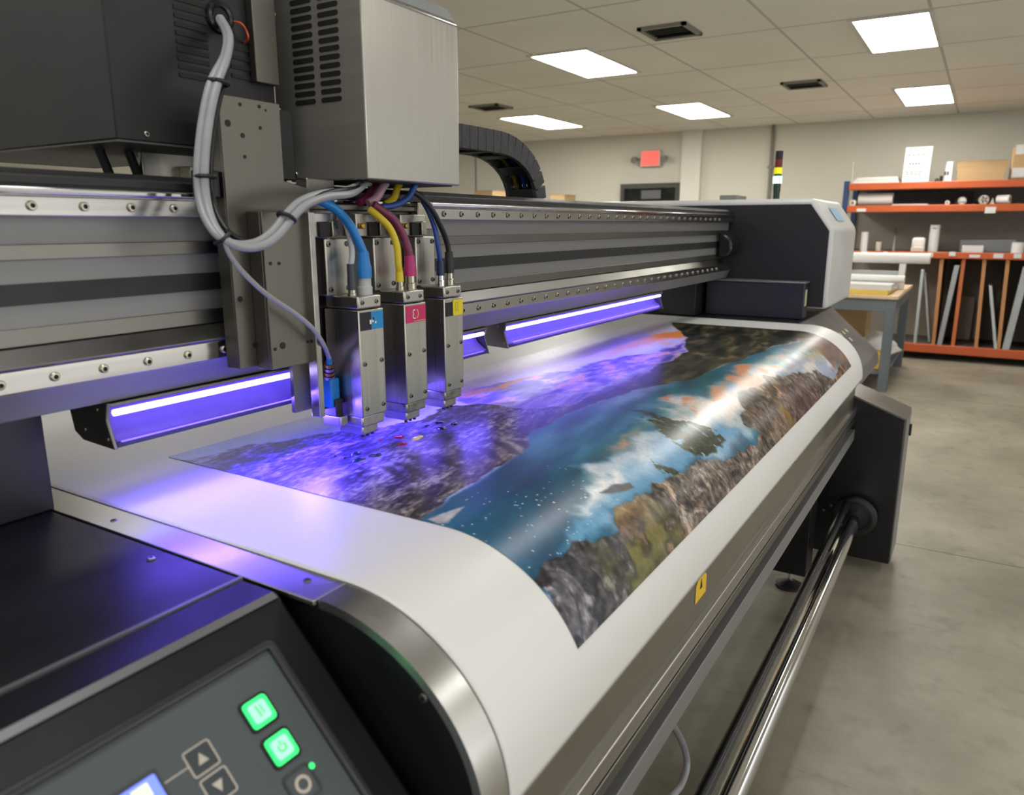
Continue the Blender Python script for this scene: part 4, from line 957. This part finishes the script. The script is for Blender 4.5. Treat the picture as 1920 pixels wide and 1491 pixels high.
# ---- signal tower
ST = thing('signal_tower', 'signal light tower with red, yellow and glowing white segments on the hood', 'signal light', (4.3, .98, 1.672))
zs = [(1.672, 1.722, 'lamp_darkgreen', .017), (1.722, 1.765, 'lamp_darkgreen', .019), (1.765, 1.802, 'lamp_lit', .023), (1.802, 1.814, 'lamp_green', .019), (1.814, 1.846, 'lamp_yellow', .021), (1.846, 1.888, 'lamp_red', .019), (1.888, 1.93, 'lamp_black', .019)]
for a, b_, m, r in zs: build('segment' if m != 'lamp_black' else 'cap', MB().cyl((4.3, .98, a), (4.3, .98, b_), r, m, segs=20), ST)

# ================================================================== BACKGROUND
XR = 10.05
RK_ = thing('storage_rack', 'orange steel shelving rack with wooden dividers in its bottom bay', 'shelving', (10.5, -.2, 0))
YL, YR = 1.46, -2.2
for z0, z1 in ((1.95, 2.03), (1.695, 1.775), (1.175, 1.25), (.085, .185)):
    sh = build('shelf', B(XR+.03, 10.9, YR, YL, z1-.03, z1-.004, 'board_dark'), RK_)
    build('beam', B(XR, XR+.05, YR, YL, z0, z1, 'rack_orange'), RK_, .008)
build('back_panel', B(10.88, 10.9, YR, YL, .1, 2.0, 'rack_back'), RK_)
build('shadow_board', B(10.6, 10.62, .18, YL-.1, 1.78, 1.94, 'board_dark'), RK_)
for yy in (YL, YR):
    for xx in (XR+.02, 10.84): build('upright', B(xx, xx+.06, yy, yy+.06, 0, 2.06, 'rack_blue'), RK_, .004)
for (u, v, u2, v2, m) in ((1766, 487, 1749, 652, 'wood'), (1807, 487, 1786, 650, 'wood_orange'), (1846, 487, 1830, 650, 'wood'), (1890, 487, 1872, 652, 'wood'), (1950, 487, 1938, 655, 'wood')):
    y0 = at(u, v, x=XR+.05).y; y1 = at(u2, v2, x=XR+.05).y
    build('divider', MB().prism([(y1-.018, .17), (y1+.018, .17), (y0+.018, 1.20), (y0-.018, 1.20)], 'x', XR+.03, 10.85, m), RK_)
# label holders stuck on the beams
for (u0, u1, v0, v1) in ((1846, 1868, 388, 400), (1606, 1624, 391, 397), (1740, 1750, 474, 482), (1779, 1792, 472, 480), (1817, 1838, 478, 483), (1862, 1882, 476, 484), (1900, 1916, 476, 484), (1614, 1626, 470, 480), (1655, 1664, 472, 480)):
    a = at(u0, v1, x=XR-.003); b_ = at(u1, v0, x=XR-.003)
    build('label_tag', B(XR-.004, XR-.0005, b_.y, a.y, a.z, b_.z, 'white_card'), RK_)
def fromp(u0, v0, u1, v1, x): a = at(u0, v1, x=x); b_ = at(u1, v0, x=x); return b_.y, a.y, a.z, b_.z
TOP, MID, LOW = 2.0275, 1.7725, 1.2475
# top shelf
y0, y1, z0, z1 = fromp(1692, 265, 1750, 335, 10.2)
t = thing('sign_board', 'white printed board standing upright on the top orange shelf', 'sign', (10.2, (y0+y1)/2, TOP)); 
bdz = TOP+(z1-z0)
build('board', MB().prism([(10.15, TOP), (10.17, TOP), (10.27, bdz), (10.25, bdz)], 'y', y0, y1, 'white_card'), t, .002)
def onb(f, h): return 10.15+.10*f-.002, TOP+(bdz-TOP)*f
yc = (y0+y1)/2
mb = MB()
for f0, f1, wd in ((.93, .965, .16), (.86, .885, .12), (.76, .80, .2), (.68, .70, .14), (.50, .56, .12), (.42, .45, .13), (.28, .31, .18), (.22, .25, .16), (.165, .185, .18)):
    xa, za = onb(f0, 0); xb, zb = onb(f1, 0)
    nseg = 4
    for k in range(nseg):
        ya = yc+.03-wd/2+wd*k/nseg; yb_ = ya+wd/nseg*.75
        mb.poly([(xa-.001, yb_, za), (xa-.001, ya, za), (xb-.001, ya, zb), (xb-.001, yb_, zb)], 'grey_print')
build('printed_text', mb, t, smooth=False)
y0, y1, z0, z1 = fromp(1770, 294, 1790, 332, 10.15)
t = thing('carton', 'small white carton with a dark mark beside the printed board', 'box', (10.15, (y0+y1)/2, TOP))
build('box', MB().prism([(y0, TOP), (y1, TOP), (y1-.015, TOP+z1-z0), (y0+.005, TOP+z1-z0)], 'x', 10.12, 10.22, 'white_card'), t, .003)
build('printed_mark', MB().box(10.117, 10.12, y0+.035, y0+.055, TOP+.07, TOP+.11, 'dark_print').box(10.117, 10.12, y0+.062, y0+.082, TOP+.07, TOP+.11, 'dark_print'), t, smooth=False)
y0, y1, z0, z1 = fromp(1795, 300, 1888, 332, 10.2)
t = thing('cardboard_box', 'long open cardboard box with a raised lid on the top shelf', 'box', (10.3, (y0+y1)/2, TOP))
build('box', B(10.15, 10.6, y0, y1, TOP, TOP+.125, 'cardboard'), t, .004)
build('lid', MB().prism([(10.15, TOP+.125), (10.16, TOP+.123), (10.36, TOP+.22), (10.35, TOP+.232)], 'y', y0-.02, y1+.02, 'cardboard_lid'), t)
t = thing('cardboard_tote', 'tall brown carton with white labels at the right end of the top shelf', 'box', (10.3, -.35, TOP))
y0, y1, z0, z1 = fromp(1892, 265, 1960, 330, 10.2)
build('box', B(10.2, 10.55, y0, y1, TOP, TOP+z1-z0, 'cardboard'), t, .025)
build('paper_label', MB().box(10.196, 10.2, y1-.15, y1-.02, TOP+.03, TOP+.13, 'white_card').box(10.196, 10.2, y1-.24, y1-.03, TOP+.27, TOP+.37, 'white_card').box(10.196, 10.2, y1-.3, y1-.19, TOP+.15, TOP+.24, 'white_card'), t, smooth=False)
y0, y1, z0, z1 = fromp(1592, 320, 1688, 331, 10.15)
for k in range(3):
    one('print_stack', B(10.105+.015*k, 10.55, y0+.01*k, y1-.05-.02*k, TOP+.0245*k, TOP+.024*(k+1), ['white_card', 'cloth_pale', 'white_card'][k]), ['lowest sheaf of white sheets at the left end of the top shelf', 'middle beige sheaf in the stack on the top shelf', 'topmost white sheaf in the stack on the top shelf'][k], 'paper stack', 'paper sheaves on the top shelf', bevel=.003)
one('camera_mount', MB().cyl((10.25, at(1757, 330, x=10.2).y, TOP), (10.25, at(1757, 330, x=10.2).y, TOP+.045), .03, 'black_plastic', .015).cyl((10.25, at(1765, 330, x=10.2).y, TOP), (10.25, at(1765, 330, x=10.2).y, TOP+.07), .016, 'black_plastic'), 'small black object between the printed board and the white carton', 'object')
one('pole', MB().cyl((10.5, at(1600, 300, x=10.5).y, TOP), (10.5, at(1600, 300, x=10.5).y, TOP+.28), .01, 'cloth_pale'), 'thin pale rod standing at the left end of the top shelf', 'rod')
# middle shelf
def roll(name, lb, p0, p1, r, m='roll_white', core='roll_core', grp=None, cat='paper roll', rc=.45):
    t = thing(name, lb, cat, (Vector(p0)+Vector(p1))/2, grp); a = Vector(p0); b_ = Vector(p1); d = (b_-a).normalized()
    build('wound_sheet', MB().cyl(a, b_, r, m, segs=24), t)
    build('core', MB().cyl(a-d*.004, a+d*.01, r*rc, core, segs=16), t); build('core', MB().cyl(b_-d*.01, b_+d*.004, r*rc, core, segs=16), t)
    return t
y0 = at(1600, 375, x=10.2).y; y1 = at(1674, 375, x=10.2).y
roll('paper_roll', 'fat white roll lying along the middle shelf at its left end', (10.2, y0-.06, MID+.075), (10.2, y1, MID+.075), .072, grp='rolls on the orange shelving')
roll('paper_roll', 'thin white roll seen end-on at the left end of the middle shelf', (10.11, 1.41, MID+.036), (10.6, 1.41, MID+.036), .036, grp='rolls on the orange shelving')
one('sheet_pile', B(10.12, 10.58, at(1740, 380, x=10.2).y, at(1675, 380, x=10.2).y, MID, MID+.016, 'white_card'), 'thin pile of pale sheets on the middle shelf', 'paper stack')
for (u, v, r, lb) in ((1805, 371, .042, 'white tube end standing askew on the middle shelf, left of the round patterned one'), (1845, 374, .05, 'round rolled print with dark patterned end on the middle shelf')):
    c = at(u, v, x=10.1); t = thing('rolled_print', lb, 'rolled print', (10.2, c.y, MID), 'rolled prints on the middle shelf')
    build('wound_sheet', MB().cyl((10.105, c.y, MID+r), (10.5, c.y+.05, MID+r), r, 'silver_ring', segs=24), t)
    mb = MB()
    if r > .045:
        for k in range(5): a = 1.25*k; mb.strip([(10.1015, c.y+q*r*.75*math.cos(a), MID+r+q*r*.75*math.sin(a)) for q in (.25, .6, 1)], (-1, 0, 0), .014, 'recess')
        mb.cyl((10.102, c.y, MID+r), (10.106, c.y, MID+r), r*.8, 'cloth_pale')
    else:
        mb.cyl((10.102, c.y, MID+r), (10.106, c.y, MID+r), r*.75, 'white_card'); mb.box(10.1, 10.102, c.y-r*.7, c.y+r*.7, MID+r*.6, MID+r*.8, 'dark_print')
    build('end_face', mb, t)
y0 = at(1870, 376, x=10.15).y; y1 = at(1893, 376, x=10.15).y
roll('paper_roll', 'short white roll lying on its side at the right of the middle shelf', (10.16, y0, MID+.05), (10.12, y1, MID+.052), .047, grp='rolls on the orange shelving')
one('paper_tag', MB().prism([(at(1864, 384, x=10.1).y, MID), (at(1855, 384, x=10.1).y, MID), (at(1862, 372, x=10.1).y, MID+.07)], 'x', 10.103, 10.12, 'silver_ring'), 'small folded grey tag beside the patterned rolled print', 'tag')
one('tape_roll', MB().cyl((10.1, at(1776, 381, x=10.1).y, MID+.024), (10.13, at(1776, 381, x=10.1).y, MID+.024), .024, 'roll_white').cyl((10.098, at(1776, 381, x=10.1).y, MID+.024), (10.101, at(1776, 381, x=10.1).y, MID+.024), .012, 'roll_core'), 'small white tape roll on the middle shelf', 'tape')
# lower shelf
for (u0, u1, vt, lb, m) in ((1612, 1629, 437, 'upright white tube standing at the left of the lower shelf', 'roll_white'), (1641, 1653, 455, 'squat white jar on the lower shelf', 'cloth_pale'), (1739, 1764, 422, 'tall white canister standing on the lower shelf', 'white_card')):
    y0, y1, z0, z1 = fromp(u0, vt, u1, 470, 10.2); r = (y1-y0)/2
    t = thing('canister', lb, 'canister', (10.2, (y0+y1)/2, LOW), 'canisters on the lower shelf')
    build('body', MB().cyl((10.2, (y0+y1)/2, LOW), (10.2, (y0+y1)/2, LOW+z1-z0), r, m, segs=24), t, .004)
    build('lid', MB().cyl((10.2, (y0+y1)/2, LOW+z1-z0), (10.2, (y0+y1)/2, LOW+z1-z0+.012), r*.96, m, segs=24), t)
    if u0 == 1739: build('printed_mark', MB().poly([(10.2-r-.001, (y0+y1)/2+.02, LOW+.26), (10.2-r-.001, (y0+y1)/2-.02, LOW+.26), (10.2-r-.001, (y0+y1)/2-.02, LOW+.272), (10.2-r-.001, (y0+y1)/2+.02, LOW+.272)], 'grey_print'), t)
y0, y1, z0, z1 = fromp(1673, 433, 1681, 468, 10.3)
one('pale_strip', MB().prism([(y0, LOW), (y1, LOW), (y1-.02, LOW+.27), (y0+.01, LOW+.28)], 'x', 10.3, 10.33, 'tube_grey'), 'thin pale strip standing upright at the back of the lower shelf', 'strip')
y0, y1, z0, z1 = fromp(1709, 444, 1736, 470, 10.2)
t = thing('dispenser', 'white rounded box left of the tall canister', 'box', (10.2, (y0+y1)/2, LOW))
build('body', B(10.12, 10.3, y0, y1, LOW, LOW+z1-z0, 'roll_white'), t, .025)
build('base', B(10.11, 10.3, y0-.004, y1+.004, LOW, LOW+.05, 'cloth_pale'), t, .006)
y0, y1, z0, z1 = fromp(1803, 459, 1845, 471, 10.15)
one('flat_carton', B(10.12, 10.4, y0, y1, LOW, LOW+.075, 'white_card'), 'flat white carton on the right of the lower shelf', 'box', bevel=.004)
y0, y1, z0, z1 = fromp(1800, 452, 1905, 458, 10.5)
one('grey_panel', MB().prism([(y0, LOW), (y1, LOW), (y1, LOW+.13), (y0, LOW+.14)], 'x', 10.5, 10.53, 'tube_grey'), 'long pale grey panel standing behind the flat white carton', 'panel')
one('paint_tin', MB().cyl((10.2, at(1908, 465, x=10.2).y, LOW), (10.2, at(1908, 465, x=10.2).y, LOW+.11), .06, 'roll_white').cyl((10.2, at(1908, 465, x=10.2).y, LOW+.11), (10.2, at(1908, 465, x=10.2).y, LOW+.118), .055, 'tube_grey'), 'white tin at the right edge of the lower shelf', 'tin')
# leaning panels and tubes in the bottom bay
def lean(u0, v0, u1, v1, w, lb, m, name='leaning_panel', x=10.18, dx=.4):
    a = at(u0, v0, x=x); b_ = at(u1, v1, x=x)
    zt = max(a.z, .3)
    one(name, MB().prism([(b_.y-w/2, .186), (b_.y+w/2, .186), (a.y+w/2, zt), (a.y-w/2, zt)], 'x', x-.12, x+dx, m), lb, 'panel', 'panels leaning in the bottom bay', bevel=.004)
lean(1795, 497, 1760, 660, .05, 'wide grey panel leaning against the second wooden divider', 'grey_board')
lean(1857, 535, 1866, 655, .03, 'thin pale panel leaning left against the third wooden divider', 'tube_grey')
lean(1925, 500, 1884, 660, .07, 'broad grey panel leaning at the right edge of the bottom bay', 'pale_metal')
lean(1731, 505, 1716, 645, .03, 'pale upright tube nearest the work table leg in the bottom bay', 'tube_grey', dx=-.02)
lean(1735, 510, 1742, 650, .025, 'thin pale tube leaning right beside the first wooden divider', 'tube_grey', x=10.35, dx=.1)
yy0 = at(1808, 590, x=10.1).y
one('leaning_panel', MB().prism([(yy0-.085, .186), (yy0+.075, .186), (yy0+.075, .72), (yy0-.085, .70)], 'x', 10.70, 10.73, 'rack_back'), 'squarish brown-grey panel at the back of the bay between second and third dividers', 'panel', 'panels leaning in the bottom bay', bevel=.004)

# work table
TX0, TX1, TY0, TY1, TZ = 7.85, 9.45, .645, 1.75, .91
WT = thing('work_table', 'grey framed work table with wooden top in front of the shelving', 'table', ((TX0+TX1)/2, (TY0+TY1)/2, 0))
build('table_top', B(TX0-.02, TX1, TY0-.02, TY1, TZ-.035, TZ, 'table_wood'), WT, .006)
build('apron', MB().box(TX0, TX0+.04, TY0, TY1, TZ-.15, TZ-.035, 'table_frame').box(TX0, TX1, TY0, TY0+.04, TZ-.15, TZ-.035, 'table_frame'), WT, .003)
for xx in (TX0, TX1-.08):
    for yy in (TY0, TY1-.08): build('leg', B(xx-.004 if xx < 8 else xx, xx+.08, yy-.004 if yy < 1 else yy, yy+.08, 0, TZ-.036, 'table_frame'), WT, .004)
build('lower_shelf', B(TX0+.02, TX1-.02, TY0+.02, TY1-.02, .16, .19, 'table_frame'), WT, .003)
one('yellow_pad', B(7.88, 8.6, .72, 1.6, TZ, TZ+.04, 'yellow_pad'), 'yellow cutting pad at the front of the table top', 'pad', bevel=.004)
one('white_sheet_stack', B(7.92, 8.68, .70, 1.65, TZ+.04, TZ+.095, 'white_card'), 'white sheet stack lying on the yellow pad', 'paper stack', bevel=.004)
roll('paper_roll', 'white roll lying on the white sheet stack on the table', (8.25, .62, TZ+.13), (8.3, 1.7, TZ+.13), .035, grp='rolls at the work table')
stn = thing('roll_stand', 'white stand holding rolls at the back of the work table', 'stand', (8.75, 1.0, TZ))
for yy in (.66, 1.55): build('post', B(8.72, 8.80, yy, yy+.06, TZ+.0005, 1.17, 'roll_white'), stn, .004)
build('cross_rail', B(8.74, 8.79, .66, 1.61, 1.03, 1.09, 'tube_grey'), stn, .003)
roll('paper_roll', 'long white roll lying across the top of the stand', (8.73, .45, 1.222), (8.76, 1.75, 1.222), .052, 'roll_white', 'cloth_pale', 'rolls at the work table')
mb = MB(); nA, nB = 22, 12
for jj in range(nB+1):
    ph = math.pi*jj/nB
    for ii in range(nA):
        a = 2*math.pi*ii/nA; rr_ = 1+.16*math.sin(3*a+jj*.9)*math.sin(ph)+.10*math.sin(5*a-jj*1.7)*math.sin(ph)+.06*math.sin(9*a+jj*2.3)
        mb.v.append((8.62+.24*rr_*math.sin(ph)**.7*math.cos(a), .84+.19*rr_*math.sin(ph)**.7*math.sin(a), .195+max(0, .13*(1-math.cos(ph))**1.0*(1+.25*math.sin(2*a+1)*math.sin(ph)))))
for jj in range(nB):
    for ii in range(nA): mb.face((jj*nA+ii, jj*nA+(ii+1) % nA, (jj+1)*nA+(ii+1) % nA, (jj+1)*nA+ii), 'bag_white')
one('plastic_sack', mb, 'crumpled white sack on the table bottom shelf', 'sack', angle=70)
one('yellow_box', B(7.96, 8.28, .70, .95, .192, .34, 'yellow_pad'), 'yellow box on the bottom shelf of the work table', 'box', bevel=.006)
one('brown_carton', MB().box(8.97, 9.36, 1.0, 1.4, .192, .68, 'cardboard').box(8.968, 8.97, 1.1, 1.25, .3, .4, 'cardboard_lid'), 'brown carton standing on the bottom shelf of the table', 'box', bevel=.006)
one('white_bundle', MB().tube([(8.05, .95, .42), (8.1, 1.15, .45), (8.1, 1.5, .43)], [.07, .10, .08], 'bag_white', 14, 4), 'white wrapped bundle resting on the brown crate under the table', 'bundle')
one('brown_crate', B(7.98, 8.4, 1.0, 1.6, .192, .345, 'cardboard_lid'), 'low brown crate under the table, left of the yellow box', 'crate', bevel=.006)
# cartons showing above the gantry
for (u0, u1, v, x, lb) in ((889, 924, 358, 9.2, 'tall cardboard carton seen through the cable chain arch'), (1031, 1058, 365, 9.6, 'tall cardboard carton just right of the cable chain')):
    a = at(u0, v, x=x); b_ = at(u1, v, x=x)
    t = thing('tall_carton', lb, 'box', (x, (a.y+b_.y)/2, 0)); build('box', B(x, x+.35, b_.y, a.y, 0, a.z-.004, 'cardboard'), t, .006); build('flap', B(x-.002, x+.352, b_.y-.002, a.y+.002, a.z-.008, a.z, 'cardboard_lid'), t)

# ================================================================== LIGHT
def area(name, loc, sx, sy, power, col=(1, .993, .972), rot=(0, 0, 0), spread=math.pi):
    l = bpy.data.lights.new(name, 'AREA'); l.shape = 'RECTANGLE'; l.size = sx; l.size_y = sy; l.energy = power; l.color = col; l.spread = spread
    o = bpy.data.objects.new(name, l); COL.objects.link(o); o.location = loc; o.rotation_euler = rot; return o
PW = 11.5
for x in (-2.65, .33, 3.31):
    for y in (-3.9, -1.6, .69, 2.98, 5.1): area('ceiling_lamp', (x, y, CZ-.01), 1.15, .46, PW)
for x in (6.29, 9.15):
    for y in (-1.6, 7.3): area('ceiling_lamp', (x, y, CZ-.01), 1.15, .46, PW)
area('added_ceiling_fill', (2.5, -4.3, 1.0), 4.0, 1.5, 60, (1, .99, .965), (math.radians(150), 0, 0))  # unseen up-facing fill, added to brighten the ceiling
VI = (.125, .075, 1.0)
# violet light thrown down and forward by the lamp bars and the carriage
area('uv_light', (.86, 1.105, 1.225), .42, .04, 2.3, VI, (math.radians(-22), 0, 0))
area('uv_light', (2.40, 1.105, 1.225), 1.15, .04, 2.7, VI, (math.radians(5), 0, 0))
area('uv_light', (1.57, 1.105, 1.225), .2, .04, .8, VI, (math.radians(-15), 0, 0))
area('uv_light', (1.04, 1.08, 1.19), .14, .05, 2.1, VI, (math.radians(-25), 0, 0))
area('uv_light', (1.27, 1.08, 1.19), .16, .05, 1.2, VI, (math.radians(-15), 0, 0))
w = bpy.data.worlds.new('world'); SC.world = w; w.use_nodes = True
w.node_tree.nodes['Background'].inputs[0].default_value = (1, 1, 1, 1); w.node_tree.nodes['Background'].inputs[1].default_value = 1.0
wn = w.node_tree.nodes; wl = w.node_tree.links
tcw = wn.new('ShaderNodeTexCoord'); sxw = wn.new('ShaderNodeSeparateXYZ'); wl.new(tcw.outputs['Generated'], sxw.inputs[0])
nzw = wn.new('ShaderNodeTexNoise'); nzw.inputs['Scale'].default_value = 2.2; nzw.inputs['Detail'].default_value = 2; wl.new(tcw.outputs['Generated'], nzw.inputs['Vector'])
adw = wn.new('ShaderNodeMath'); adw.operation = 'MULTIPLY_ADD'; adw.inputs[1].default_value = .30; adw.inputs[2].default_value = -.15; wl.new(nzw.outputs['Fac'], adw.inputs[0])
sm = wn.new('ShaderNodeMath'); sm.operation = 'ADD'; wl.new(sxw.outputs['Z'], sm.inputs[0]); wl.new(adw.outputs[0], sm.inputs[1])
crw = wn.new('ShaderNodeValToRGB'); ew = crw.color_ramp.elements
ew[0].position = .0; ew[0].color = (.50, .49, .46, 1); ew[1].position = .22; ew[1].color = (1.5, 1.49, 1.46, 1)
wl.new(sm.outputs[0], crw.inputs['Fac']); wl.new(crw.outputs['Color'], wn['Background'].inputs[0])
SC.view_settings.view_transform = 'Standard'; SC.view_settings.look = 'None'; SC.view_settings.exposure = 0
SC.cycles.use_denoising = True
SC.cycles.max_bounces = 8; SC.cycles.sample_clamp_indirect = 6
